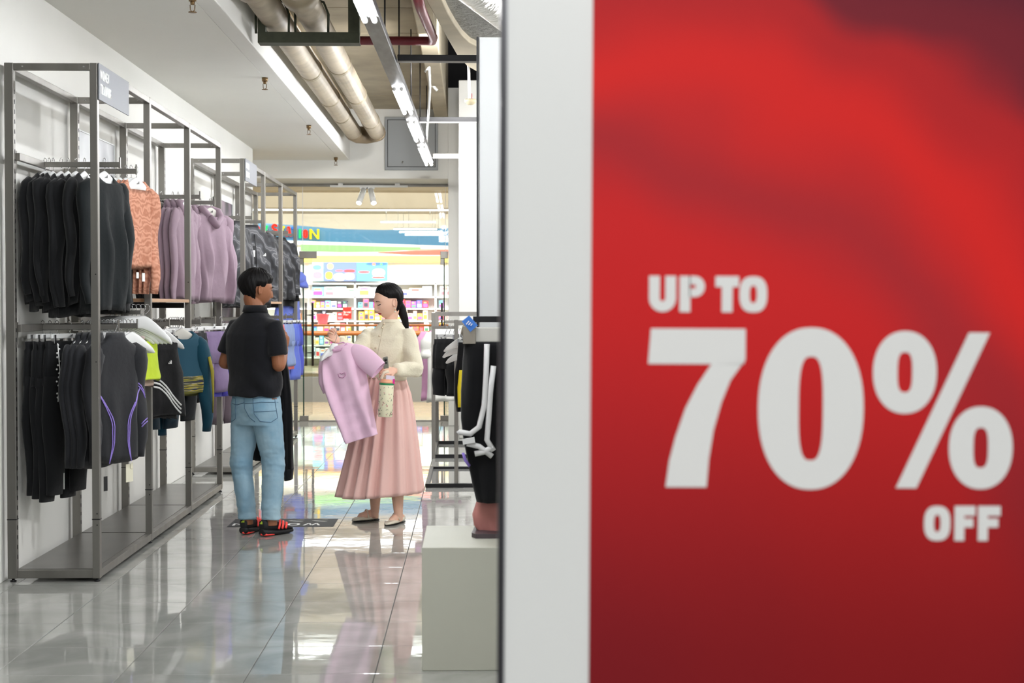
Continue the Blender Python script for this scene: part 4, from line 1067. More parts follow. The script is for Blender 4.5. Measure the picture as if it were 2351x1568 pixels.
# bay 2 lower: three striped tanks, teal and olive top
tk = top_mesh(.18, .52, .19, .03, None, seed=14, strap=True, fold=.004); tk.materials.append(M_blk3)
for i, (x, a) in enumerate(((345, 72), (357, 72), (369, 70), (381, 62))):
    hanger((ax(x, 10.05), 10.05, ZL), D(a), ('white hanger with logo over the front striped tank' if i == 3 else 'white hanger among the black striped tanks, ' + ORD[i] + ' from left'), 'white hangers of the tanks')
    o = put('tank_top', tk, M_blk3, (ax(x, 10.05), 10.05, ZL - .02), D(a), ('frontmost black tank top with three diagonal white stripes' if i == 3 else 'black striped tank top behind the front one, ' + ORD[i] + ' from left'), 'tank top', None if i == 3 else 'black tank tops behind', sc=(1.05, .8, 1.0 if i == 3 else 1.03))
    if i in (0, 3):
        for k in range(3):
            P = [(-.13 + .26 * t + .0, -.036 - .002 * math.sin(t * 3), -.34 - k * .026 - .16 * t + .025 * math.sin(t * 5)) for t in [j / 9 for j in range(10)]]
            P = onto(o, P, Vector((0, 1, 0)), .0015); MB().tube(P, [(.0065, .0025)] * len(P), 6, flat=(0, 0, 1)).build('stripe', M_white, o)
        if i == 3:
            lg = MB(); mark_logo(lg, lambda u, v, t: (u, t, v), .02, -.25, .03, -.04, -.036); lg.build('chest_logo', M_white, o)
mm = bpy.data.materials.new('teal_olive_knit'); mm.use_nodes = True; nt = mm.node_tree; N = nt.nodes; L = nt.links; b = N['Principled BSDF']
tc = N.new('ShaderNodeTexCoord'); sp = N.new('ShaderNodeSeparateXYZ'); L.new(tc.outputs['Object'], sp.inputs[0])
mp = N.new('ShaderNodeMapping'); mp.inputs['Scale'].default_value = (6, 3, 90); L.new(tc.outputs['Object'], mp.inputs[0])
nz = N.new('ShaderNodeTexNoise'); nz.inputs['Scale'].default_value = 1.; L.new(mp.outputs[0], nz.inputs[0])
crn = N.new('ShaderNodeValToRGB'); crn.color_ramp.interpolation = 'CONSTANT'; E = crn.color_ramp.elements
E[0].color = (*lin((40, 44, 60)), 1); E[1].position = .45; E[1].color = (*lin((110, 112, 44)), 1)
for p_, c_ in ((.52, (176, 158, 60)), (.58, (150, 150, 140)), (.63, (40, 56, 70))): q = E.new(p_); q.color = (*lin(c_), 1)
L.new(nz.outputs['Fac'], crn.inputs[0])
mr = N.new('ShaderNodeMapRange'); mr.inputs['From Min'].default_value = -.75; mr.inputs['From Max'].default_value = -.05; L.new(sp.outputs['Z'], mr.inputs[0])
crz = N.new('ShaderNodeValToRGB'); crz.color_ramp.interpolation = 'CONSTANT'; E = crz.color_ramp.elements
E[0].color = (*lin((98, 98, 36)), 1); E[1].position = .545; E[1].color = (*lin((22, 72, 92)), 1)
crm = N.new('ShaderNodeValToRGB'); crm.color_ramp.interpolation = 'CONSTANT'; E = crm.color_ramp.elements; E[0].color = (0, 0, 0, 1); E[1].position = .40; E[1].color = (1, 1, 1, 1); q = E.new(.545); q.color = (0, 0, 0, 1)
L.new(mr.outputs[0], crz.inputs[0]); L.new(mr.outputs[0], crm.inputs[0])
mx = N.new('ShaderNodeMix'); mx.data_type = 'RGBA'; L.new(crm.outputs[0], mx.inputs[0]); L.new(crz.outputs[0], mx.inputs[6]); L.new(crn.outputs[0], mx.inputs[7])
# the sleeves stay teal (they lie further out than the body)
ab = N.new('ShaderNodeMath'); ab.operation = 'ABSOLUTE'; L.new(sp.outputs['X'], ab.inputs[0]); gt = N.new('ShaderNodeMath'); gt.operation = 'GREATER_THAN'; gt.inputs[1].default_value = .178; L.new(ab.outputs[0], gt.inputs[0])
mx2 = N.new('ShaderNodeMix'); mx2.data_type = 'RGBA'; L.new(gt.outputs[0], mx2.inputs[0]); L.new(mx.outputs[2], mx2.inputs[6]); mx2.inputs[7].default_value = (*lin((20, 66, 84)), 1)
L.new(mx2.outputs[2], b.inputs[0]); b.inputs['Roughness'].default_value = .85
to = top_mesh(.18, .42, .17, .032, 'long', .60, neck=.10, seed=16, fold=.005, sleeve_out=.05)
to.materials.append(mm); to.materials.append(C((20, 66, 84)))
hanger((ax(421, 10.56), 10.56, ZL), D(52), 'grey card hanger holding the teal and olive top', grey=True, logo=False)
o = put('long_sleeve_top', to, mm, (ax(421, 10.56), 10.56, ZL), D(52), 'teal and olive long sleeve top with patterned midriff', 'top', sc=(1.05, 1, 1.02))
MB().tube([(.19, -.05, -.24), (.215, -.053, -.34), (.225, -.05, -.5), (.22, -.05, -.62)], [(.012, .004), (.016, .004), (.008, .004), (.003, .003)], 8, flat=(1, 0, 0)).build('sleeve_panel', mat('mustard_panel', (150, 140, 40), .8), o)
# dark bottoms under bay 2
for i, (x, Y, H, a, lab, c) in enumerate(((372, 10.3, .62, 62, 'dark teal long shorts hanging below the striped tanks', (20, 44, 58)), (414, 10.7, .60, 60, 'black cropped leggings behind the teal and olive top', (26, 28, 32)), (440, 11.2, .40, 66, 'black shorts clipped beside the near rack third post', (20, 20, 24)))):
    clip_hanger((ax(x, Y), Y, ZL), D(a), 'clip hanger over the ' + lab.split(' hanging')[0].split(' behind')[0].split(' clipped')[0])
    put('shorts', legs_mesh(.15, H, seed=i + 5, taper=.9), C(c), (ax(x, Y), Y, ZL), D(a), lab, 'shorts')
# bay 3 lower
for i, (x, Y, H, a, lab, c) in enumerate(((452, 11.2, .50, 74, 'black shorts left of the pale pink pair', (24, 24, 28)), (462, 11.83, .52, 76, 'pale pink shorts squeezed behind the mauve shorts', (206, 176, 180)), (492, 11.83, .46, 62, 'mauve gathered shorts on a white clip hanger', (126, 108, 142)), (510, 12.0, .50, 66, 'bright violet-blue shorts partly behind the man', (70, 64, 170)))):
    clip_hanger((ax(x, Y), Y, ZL), D(a), 'clip hanger of the ' + lab.split(' left')[0].split(' squeezed')[0].split(' gathered')[0].split(' partly')[0])
    put('shorts', legs_mesh(.16, H, seed=i + 9, taper=1.05, fold=.009), C(c), (ax(x, Y), Y, ZL), D(a), lab, 'shorts')
# far rack, lower level
for i, (x, Y, H, a, lab, c) in enumerate(((516, 13.82, .85, 64, 'plum brown trousers with dark side stripes left of the man', (82, 70, 78)), (636, 16.3, .52, 70, 'coral shorts on the far rack right of the man', (226, 110, 112)), (652, 16.95, .50, 66, 'coral pink shorts nearest the aisle on the far rack', (236, 122, 122)), (658, 16.95, .46, 68, 'pale blue shorts on the far rack', (140, 158, 200)), (666, 17.2, .62, 60, 'periwinkle blue shorts at the end of the far rack', (104, 122, 214)), (672, 17.3, .58, 58, 'royal blue shorts at the far rack end', (82, 92, 200)))):
    clip_hanger((ax(x, Y), Y, ZL), D(a), 'clip hanger over the ' + lab.split(' with')[0].split(' on the')[0].split(' nearest')[0].split(' at the')[0])
    put('shorts' if H < .8 else 'trousers', legs_mesh(.16, H, seed=i + 20, taper=1.1, fold=.01), C(c), (ax(x, Y), Y, ZL), D(a), lab, 'shorts' if H < .8 else 'trousers')
# empty hangers with chrome hooks in bay 1 and 2, below the upper row
for i in range(10):
    x = 236 + i * 8; Y = 9.1
    hanger((ax(x, Y), Y, ZL + .001), D(62), 'empty white hanger crowded on the lower arm, ' + ORD[i] + ' from left', 'empty hangers on the lower arm', logo=False)
for i in range(6):
    x = 396 + i * 5; Y = 11.2
    hanger((ax(x, Y), Y, ZL), D(64), 'empty white hanger under the wooden shelf, ' + ORD[i] + ' from left', 'empty hangers under the shelf', logo=False)
print('racks ok')
# ------------------------------------------------------------------ foreground sale poster on a white board
SY = 2.2
sgn = tag(empty('sale_sign', (at(1137, 784, SY).x, SY, 0)), 'large blurred red sale poster on a white board, reading UP TO 70% OFF', 'sign')
SO = Matrix.Translation(sgn.location)
def sx_(px): return at(px, 784, SY).x
def sz_(py): return at(1700, py, SY).z
def sgp(mb, name, m_, bevel=0, par=None): return unp(mb.build(name, m_, bevel=bevel), sgn)
XR = sx_(2700)
sgp(MB().bx(sx_(1148), XR, SY, SY + .04, 0, 2.6), 'white_board', mat('board_white', (226, 228, 227), .4))
sgp(MB().bx(sx_(1134), sx_(1147), SY + .002, SY + .05, 0, 2.6), 'edge_trim', mat('dark_edge_trim', (58, 58, 62), .3, .4))
sgp(MB().bx(sx_(1147), sx_(1150), SY - .004, SY + .002, 0, 2.6), 'edge_trim', mat('light_edge_trim', (150, 152, 156), .2, .6))
mm = bpy.data.materials.new('red_poster_print'); mm.use_nodes = True; nt = mm.node_tree; N = nt.nodes; L = nt.links; b = N['Principled BSDF']
tc = N.new('ShaderNodeTexCoord'); k_ = sx_(1001) - sx_(1)
nz = N.new('ShaderNodeTexNoise'); nz.inputs['Scale'].default_value = 3.2; nz.inputs['Detail'].default_value = 1.5; L.new(tc.outputs['Object'], nz.inputs[0])
dv = N.new('ShaderNodeVectorMath'); dv.operation = 'DISTANCE'; L.new(tc.outputs['Object'], dv.inputs[0]); dv.inputs[1].default_value = (sx_(1300), SY, sz_(1500))
ma = N.new('ShaderNodeMath'); ma.operation = 'MULTIPLY_ADD'; L.new(nz.outputs['Fac'], ma.inputs[0]); ma.inputs[1].default_value = .42 * k_; L.new(dv.outputs['Value'], ma.inputs[2])
mr = N.new('ShaderNodeMapRange'); mr.inputs['From Min'].default_value = .21 * k_; mr.inputs['From Max'].default_value = 2.21 * k_; L.new(ma.outputs[0], mr.inputs[0])
cr = N.new('ShaderNodeValToRGB'); cr.color_ramp.interpolation = 'EASE'; E = cr.color_ramp.elements
E[0].position = 0; E[0].color = (*lin((190, 34, 40)), 1); E[1].position = .93; E[1].color = (*lin((92, 32, 48)), 1)
for p_, c_ in ((.22, (198, 34, 38)), (.38, (206, 34, 36)), (.49, (208, 36, 38)), (.585, (178, 40, 46)), (.70, (220, 38, 36)), (.79, (186, 36, 40)), (.84, (122, 34, 46))): q = E.new(p_); q.color = (*lin(c_), 1)
L.new(mr.outputs[0], cr.inputs[0])
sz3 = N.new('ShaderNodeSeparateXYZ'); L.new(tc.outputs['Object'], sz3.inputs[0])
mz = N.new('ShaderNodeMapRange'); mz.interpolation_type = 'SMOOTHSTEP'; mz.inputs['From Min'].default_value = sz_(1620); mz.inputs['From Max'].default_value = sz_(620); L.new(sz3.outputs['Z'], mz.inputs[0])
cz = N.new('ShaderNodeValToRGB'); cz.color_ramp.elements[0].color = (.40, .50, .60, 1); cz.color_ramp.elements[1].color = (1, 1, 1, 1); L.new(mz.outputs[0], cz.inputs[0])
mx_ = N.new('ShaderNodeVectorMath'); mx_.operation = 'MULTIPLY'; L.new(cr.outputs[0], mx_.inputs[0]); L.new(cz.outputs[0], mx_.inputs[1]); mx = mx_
L.new(mx.outputs[0], b.inputs[0]); b.inputs['Roughness'].default_value = .6; b.inputs['Specular IOR Level'].default_value = .15
po = MB().bx(sx_(1345), XR - .01, SY - .0025, SY - .0002, 0.02, 2.58).build('red_poster', mm); po.parent = sgn; po.matrix_parent_inverse = Matrix.Translation(-sgn.location)
M_let = mat('poster_white_print', (228, 229, 228), .45)
fnS = lambda u, v, t: (u, t, v)
T0, T1 = SY - .004, SY - .0026


def G(ch, x0, x1, y0, y1, s_):
    mb = MB(); px = sx_(1) - sx_(0); glyph(mb, ch, sx_(x0), sz_(y1), (x1 - x0) * px, (y1 - y0) * px, s_ * px, fnS, T0, T1); sgp(mb, 'letter', M_let)


for ch, x0, x1 in (('U', 1477, 1540), ('P', 1547, 1606), ('T', 1629, 1684), ('O', 1684, 1749)): G(ch, x0, x1, 630, 714, 25 if ch != 'O' else 24)
for ch, x0, x1 in (('O', 2113, 2175), ('F', 2183, 2232), ('F', 2237, 2290)): G(ch, x0, x1, 1155, 1237, 23)
PX = lambda L_: [(sx_(x), sz_(y)) for x, y in L_]
cv = [(1621, 833), (1590, 880), (1562, 935), (1540, 1000), (1526, 1055), (1518, 1115)]; cu = [(1612, 1115), (1617, 1050), (1627, 985), (1645, 920), (1665, 870), (1699, 822)]
sgp(MB().prism(PX([(1482, 752), (1699, 752), (1699, 822), (1695, 833), (1476, 833)]), fnS, T0, T1).prism(PX(cv + cu + [(1690, 832)]), fnS, T0, T1), 'digit', M_let)
def RG(cx, cy, a, b_, ia, ib, p=2.2, pi=3.):
    mb = MB(); ringprism(mb, [(sx_(x), sz_(y)) for x, y in ring2(cx, cy, a, b_, 56, p)], [(sx_(x), sz_(y)) for x, y in ring2(cx, cy, ia, ib, 56, pi)], fnS, T0, T1); return mb
sgp(RG(1850, 934, 121, 186, 28, 119), 'digit', M_let)
mb = RG(2065, 850, 73, 95, 17, 46, 2.15); 
sgp(mb, 'percent_ring', M_let); sgp(RG(2241, 1023, 73, 95, 17, 46, 2.15), 'percent_ring', M_let)
sgp(MB().prism(PX([(2211, 758), (2259, 758), (2094, 1116), (2047, 1116)]), fnS, T0, T1), 'percent_bar', M_let)
sgn.rotation_euler = (0, math.radians(.3), 0)
# ------------------------------------------------------------------ pedestal box
pdo = tag(MB().bx(-.204, .45, 6.13, 6.75, 0, .493).build('display_plinth', mat('off_white_laminate', (196, 196, 182), .5, vary=.02), bevel=.003), 'off-white cube plinth on the tiles beside the poster board', 'plinth')
# clothes on and above the plinth, close to the camera
def a6(px, py, Y=6.4): return at(px, py, Y)
rl = tag(empty('garment_stand', (.25, 6.55, .493)), 'dark upright garment stand behind the plinth clothes', 'garment stand')
part(MB().bx(.21, .24, 6.60, 6.63, .5, 1.42), 'post', M_dark, rl); part(MB().bx(.0, .45, 6.45, 6.47, 1.385, 1.41).bx(.21, .24, 6.46, 6.61, 1.385, 1.41), 'arm', M_dark, rl)
bp_ = a6(1112, 768, 6.4); ch_ = tag(empty('clip_hanger', (bp_.x, 6.4, bp_.z)), 'blurred white clip hanger with steel clips close to the poster board', 'hanger')
part(MB().bx(a6(1072, 0).x, a6(1180, 0).x, 6.385, 6.415, a6(0, 786).z, a6(0, 752).z), 'bar', M_hangg, ch_, bevel=.004)
part(MB().bx(a6(1062, 0).x, a6(1092, 0).x, 6.375, 6.43, a6(0, 790).z, a6(0, 748).z).tube([a6(1066, 745), a6(1060, 765), a6(1070, 775)], .006, 8), 'clip', mat('warm_chrome', (176, 168, 156), .25, .8), ch_, bevel=.006)
part(MB().tube([(bp_.x + .1, 6.4, a6(0, 752).z), (bp_.x + .1, 6.4, 1.42), (bp_.x + .1, 6.43, 1.45), (bp_.x + .1, 6.46, 1.42)], .003, 6), 'hook', M_hook, ch_)
bt = tag(empty('hang_tag', a6(1078, 740, 6.38)[:]), 'blue hang tag with a white emblem above the clip hanger', 'tag')
v4 = [a6(1060, 738, 6.38), a6(1077, 724, 6.38), a6(1097, 747, 6.36), a6(1080, 762, 6.36)]
part(MB().add(v4 + [p + Vector((0, .004, 0)) for p in v4], [(0, 1, 2, 3), (7, 6, 5, 4), (0, 4, 5, 1), (1, 5, 6, 2), (2, 6, 7, 3), (3, 7, 4, 0)]), 'card', mat('blue_card', (24, 104, 190), .5), bt)
c0 = a6(1078, 743, 6.36); mb = MB()
for k in range(3): mb.box((c0.x - .008 + k * .008, c0.y - .002, c0.z + .004 - k * .004), (.004, .002, .018 - k * .004), ry=D(40))
part(mb, 'emblem', M_white, bt)
# black trousers with white cords
def flatloft(rows, Y, th, n=24, fold=.01, seed=0, dY=0.):
    """garment silhouette from rows (left px, right px, y px) -> closed thick cloth at depth Y"""
    R = []
    for i, r_ in enumerate(rows):
        if len(r_) == 3: l, r2_, y = r_; A_, B_ = at(l, y, Y), at(r2_, y, Y)
        else: A_, B_ = at(r_[0], r_[1], Y + (r_[4] if len(r_) > 4 else 0)), at(r_[2], r_[3], Y + (r_[5] if len(r_) > 5 else 0))
        c = (A_ + B_) / 2; h_ = (B_ - A_) / 2; ring = []
        for k in range(n):
            a = 2 * PI * k / n; u = math.copysign(abs(math.cos(a)) ** .85, math.cos(a)); v = math.copysign(abs(math.sin(a)) ** .8, math.sin(a))
            p = c + h_ * u + Vector((0, v * th, 0)); f = min(1, i / 4)
            p.y += fold * f * (math.sin(u * 7 + seed + i * .25) + .5 * math.sin(u * 15 + seed * 2 - i * .3)); ring.append(p)
        R.append(ring)
    return R


def dens(rows, m_=3):
    out = []
    for a, b_ in zip(rows, rows[1:]):
        for k in range(m_): t = k / m_; out.append(tuple(x * (1 - t) + y * t for x, y in zip(a, b_)))
    return out + [rows[-1]]


o = tag(MB().rings(flatloft(dens([(1066, 1190, 786), (1062, 1192, 830), (1058, 1194, 900), (1058, 1194, 960), (1064, 1192, 1010), (1074, 1188, 1060), (1084, 1184, 1110), (1094, 1180, 1152)]), 6.42, .05, 32, .012, 2)).build('hanging_trousers', M_blk3), 'blurred black trousers with white drawcords hanging over the plinth', 'trousers')
cm_ = mat('white_cord', (222, 222, 222), .7)
CRD = .0115
for pts in ([(1118, 790), (1116, 860), (1112, 930), (1100, 980), (1080, 996), (1056, 992), (1052, 996)], [(1133, 840), (1126, 900), (1122, 960), (1118, 1010), (1133, 1035)], [(1072, 1018), (1100, 1025), (1130, 1048)], [(1090, 1042), (1110, 1038), (1132, 1026)]):
    part(MB().tube([at(x, y, 6.34) for x, y in pts], CRD, 8), 'drawcord', cm_, o)
part(MB().box(a6(1076, 1012, 6.33), (.05, .02, .022), ry=D(-10)), 'cord_knot', cm_, o)
part(MB().tube([at(1063, 1040, 6.36), at(1068, 1056, 6.35), at(1078, 1070, 6.36)], [(.008, .004)] * 3, 8), 'purple_stripe', M_pur, o)
o = tag(MB().rings(flatloft(dens([(1094, 1165, 1150), (1084, 1172, 1180), (1088, 1178, 1205), (1104, 1182, 1226), (1122, 1184, 1236)]), 6.50, .04, 24, .008, 4)).build('pink_garment', cloth('dusty_pink_cloth', (196, 132, 126), .6)), 'dusty pink garment end resting on the plinth by the poster board', 'garment')
tag(MB().prism([(at(1083, 1232, 6.5).x, 6.40), (at(1092, 1232, 6.5).x, 6.66), (.3, 6.66), (.3, 6.36), (at(1092, 1232, 6.5).x, 6.36)], lambda u, v, t: (u, v, t), .494, .512).build('base_plate', mat('dark_plum_plate', (72, 62, 66), .4)), 'dark base plate lying on the plinth under the pink garment', 'plate')

# ------------------------------------------------------------------ stands on the right beyond the plinth
# gondola frame at Y = 14.8 .. 16.3
gf = tag(empty('clothing_stand', (.1, 15.5, 0)), 'low steel garment gondola nearer the glass front, with white t-shirts', 'clothes rack')
X0, X1 = at(995, 900, 14.8).x, .75
for X in (X0, X1):
    for Y in (14.8, 16.3): part(MB().bx(X - .018, X + .018, Y - .018, Y + .018, 0, 1.395 if Y < 15 else 1.40), 'post', M_steel, gf, bevel=.002)
for Y in (14.8, 16.3):
    part(MB().bx(X0, X1, Y - .015, Y + .015, 1.36, 1.395), 'top_rail', M_steel, gf); part(MB().bx(X0, X1, Y - .015, Y + .015, .0, .035), 'base_rail', M_dark, gf)
for X in (X0, X1): part(MB().bx(X - .015, X + .015, 14.82, 16.28, .0, .035), 'base_rail', M_dark, gf)
part(MB().bx(X0 + .1, X0 + .6, 15.28, 15.30, 1.285, 1.315).bx(X0 + .34, X0 + .36, 15.30, 16.28, 1.285, 1.315), 'faceout_arm', M_steel, gf)
ts = top_mesh(.23, .72, .25, .035, 'short', neck=.09, seed=21, fold=.012, sleeve_out=.06)
M_wt = cloth('white_tee', (228, 227, 222), .85, vary=.01); M_pk = cloth('pink_tee', (214, 160, 196))
for i, (x, Y, m_, lab) in enumerate(((1024, 15.3, M_wt, 'frontmost white t-shirt on the low stand by the glass front'), (1012, 15.6, M_pk, 'pink t-shirt mostly hidden behind the white t-shirts'), (1034, 15.9, M_wt, 'second white t-shirt behind the frontmost one'))):
    z = 1.30; X = at(x, 700, Y).x
    hanger((X, Y, z), D(-22 + i * 6), 'white hanger of the ' + lab.split(' on the')[0].split(' mostly')[0].split(' behind')[0], logo=False)
    put('tshirt', ts, m_, (X, Y, z), D(-22 + i * 6), lab, 't-shirt', sc=(.86, 1, 1))
# single-post stand at Y = 12.4
st = tag(empty('clothing_stand', (.0, 12.8, 0)), 'low dark single-post garment stand with black shorts, nearer the plinth', 'clothes rack')
Xp = at(1047.5, 900, 12.4).x; Xb = at(977, 900, 12.4).x
part(MB().bx(Xp - .016, Xp + .016, 12.39, 12.42, .03, 1.345), 'post', M_steel, st, bevel=.002)
part(MB().bx(Xp + .0165, Xp + .5, 12.395, 12.412, 1.30, 1.33), 'faceout_arm', M_steel, st)
part(MB().bx(Xp - .2, Xp + .012, 12.78, 12.80, 1.265, 1.29).bx(Xp - .01, Xp + .01, 12.421, 12.779, 1.265, 1.29), 'faceout_arm', M_steel, st)
part(MB().bx(Xb, .7, 12.37, 12.41, 0, .032), 'base_rail', M_dark, st); part(MB().bx(Xb, .7, 13.68, 13.72, 0, .032), 'base_rail', M_dark, st)
part(MB().bx(Xb, Xb + .03, 12.41, 13.68, 0, .032), 'base_rail', M_dark, st)
part(MB().bx(Xb + .03, .7, 12.41, 13.68, .004, .012), 'base_plate', mat('glossy_grey_plate', (150, 150, 148), .06, .2), st)
for i, x in enumerate((1024, 1032, 1041)):
    clip_hanger((at(x, 700, 12.79).x, 12.6 + i * .1, 1.275), D(-40), 'clip hanger of the ' + ('left', 'middle', 'right')[i] + ' black fitted shorts on the single-post stand', 'clip hangers of the single-post stand', .22)
    put('shorts', legs_mesh(.12, .46, seed=40 + i, taper=.95), M_blk3, (at(x, 700, 12.79).x, 12.6 + i * .1, 1.275), D(-40), 'black fitted shorts on the single-post stand right of the woman, ' + ('left', 'middle', 'right')[i] + ' of three', 'shorts', 'black fitted shorts')
o = tag(MB().rings(flatloft(dens([(1052, 1068, 786), (1049, 1067, 826), (1043, 1072, 860), (1042, 1074, 905), (1048, 1072, 945)]), 11.0, .03, 20, .006)).build('sports_garment', M_blk3), 'black garment with a yellow side panel between stand and plinth clothes', 'garment')
part(MB().rings(flatloft(dens([(1054, 1062, 850), (1050, 1062, 890), (1051, 1064, 935)]), 10.95, .012, 12, .002)), 'yellow_panel', mat('yellow_cloth', (222, 202, 34), .8), o)
clip_hanger((at(1060, 0, 11.0).x, 11.0, 1.275), 0, 'clip hanger above the black garment with the yellow panel', None, .06)
for i, (x, y) in enumerate(((1046, 792), (1043, 806), (1050, 820))):
    p = at(x, y, 11.0); hanger((p.x + .05, 11.0 + i * .05, p.z + .10), D(-30), 'white hanger fanned beside the blurred clip hanger, ' + ('top', 'middle', 'bottom')[i] + ' of three', 'fanned hangers right', logo=False, tilt=D(12), sc=.62)
part(MB().bx(at(1060, 0, 11.0).x, .3, 10.98, 11.14, 1.13 + .14, 1.14 + .14 + .01), 'x', M_dark, None).name = 'hang_bar'
tag(bpy.data.objects['hang_bar'], 'thin dark hang bar behind the blurred clothes', 'rail')
# ------------------------------------------------------------------ floor decal
dx0, dx1, dy0, dy1 = -1.62, at(770, 1200, 10.35).x, 10.19, 10.56
dc = tag(empty('floor_decal', (dx0, dy0, .0)), 'dark floor decal lettered WOMEN with arrows, between the two people', 'floor sign')
MB().bx(0, dx1 - dx0, 0, dy1 - dy0, .0005, .0016).build('film', mat('charcoal_film', (44, 45, 48), .6, spec=.2), dc)
W_ = dx1 - dx0; x = W_ - .10
for ch in 'WOMEN':
    w_ = .10 if ch in 'WM' else .085; mb = MB()
    glyph(mb, ch, 0, 0, w_, .10, .017, lambda u, v, t, x=x: (x - u, .16 - v, t), .0017, .0019); mb.build('letter', M_white, dc); x -= w_ + .03
for k in range(4):
    mb = MB(); glyph(mb, '>', 0, 0, .11, .09, .018, lambda u, v, t, k=k: (W_ - .06 - .16 * k - u, .32 - v, t), .0017, .0019); mb.build('arrow', M_white, dc)
print('right side ok')
# ------------------------------------------------------------------ people
def frame(f, up=(0, 0, 1)):
    f = Vector(f).normalized(); r = f.cross(Vector(up)).normalized(); u = r.cross(f).normalized(); return r, f, u


def gs(x, z, cx, cz, sx, sz): return math.exp(-((x - cx) / sx) ** 2 / 2 - ((z - cz) / sz) ** 2 / 2)


def head_pt(d, fem):
    """unit direction -> head surface point; x right, y forward, z up; eyes at z = 0, height about .225"""
    dx, dy, dz = d
    ex = .9
    x = .0745 * dx; y = .094 * dy - .006; z = .112 * dz
    if z < 0:
        t = min(1, -z / .112); x *= 1 - (.36 if fem else .30) * t ** 1.6
        if dy < 0: y *= 1 - .62 * min(1, t * 1.25) ** 1.2      # nape
        else: y = y * (1 - .02 * t) + .004 * t
    if z > 0:
        t = z / .112
        if dy < 0: y *= 1 + .10 * math.sin(t * PI)
    if dy > 0:
        fl = max(0, dy) ** .8
        y += .006 * fl * (1 if abs(z) < .08 else .4)
        b = 0
        b += .0035 * gs(abs(x), z, .026, .020, .016, .007)        # brow
        b -= .0095 * gs(abs(x), z, .031, .002, .013, .009)        # sockets
        b += .0040 * gs(abs(x), z, .031, .000, .009, .0055)       # lids over the eyeballs
        nz = .0
        if -.052 < z < .02:
            t = (0.02 - z) / .062; nz = (.004 + (.019 if not fem else .017) * t ** 1.3)
            if z < -.040: nz *= max(0, 1 - ((-.040 - z) / .012) ** 1.5)
            b += nz * math.exp(-(x / (.0075 + .0035 * t)) ** 2 / 2 * 1.3)
        b += .0055 * gs(abs(x), z, .0125, -.041, .0055, .0055)     # nostril wings
        b += .0075 * gs(x, z, 0, -.0605, .019, .0042)             # upper lip
        b += .0080 * gs(x, z, 0, -.0715, .016, .0048)             # lower lip
        b -= .0035 * gs(x, z, 0, -.0660, .021, .0018)
        b -= .0030 * gs(x, z, 0, -.081, .018, .005)
        b += .0075 * gs(x, z, 0, -.097, .017, .010)               # chin
        b += .0045 * gs(abs(x), z, .040, -.026, .016, .016)       # cheeks
        y += b * max(0, dy) ** .3
    return Vector((x, y, z))


def head_dirs(n=96, m=84):
    for i in range(m + 1):
        th = PI * i / m
        yield [(max(math.sin(th), 1e-3) * math.cos(2 * PI * k / n), max(math.sin(th), 1e-3) * math.sin(2 * PI * k / n), -math.cos(th)) for k in range(n)]


def add_head(mb, Cn, R3, s, fem, mi=0):
    M = Matrix((R3[0], R3[1], R3[2])).transposed()
    mb.rings([[M @ (head_pt(d, fem) * s) + Cn for d in row] for row in head_dirs()], mi)
    for q in (-1, 1):  # ears
        c = M @ (Vector((q * .0775, -.014, -.010)) * s) + Cn
        E = M @ Euler((D(8), 0, D(30) * q)).to_matrix()
        mb.sphere(c, (.006 * s, .015 * s, .029 * s), 14, 10, mi, E)
        rim = [c + E @ (Vector((q * .007, .0135 * math.cos(a), .002 + .027 * math.sin(a))) * s) for a in [D(x) for x in range(-70, 231, 25)]]
        mb.tube(rim, .0038 * s, 6, mi)
    return M


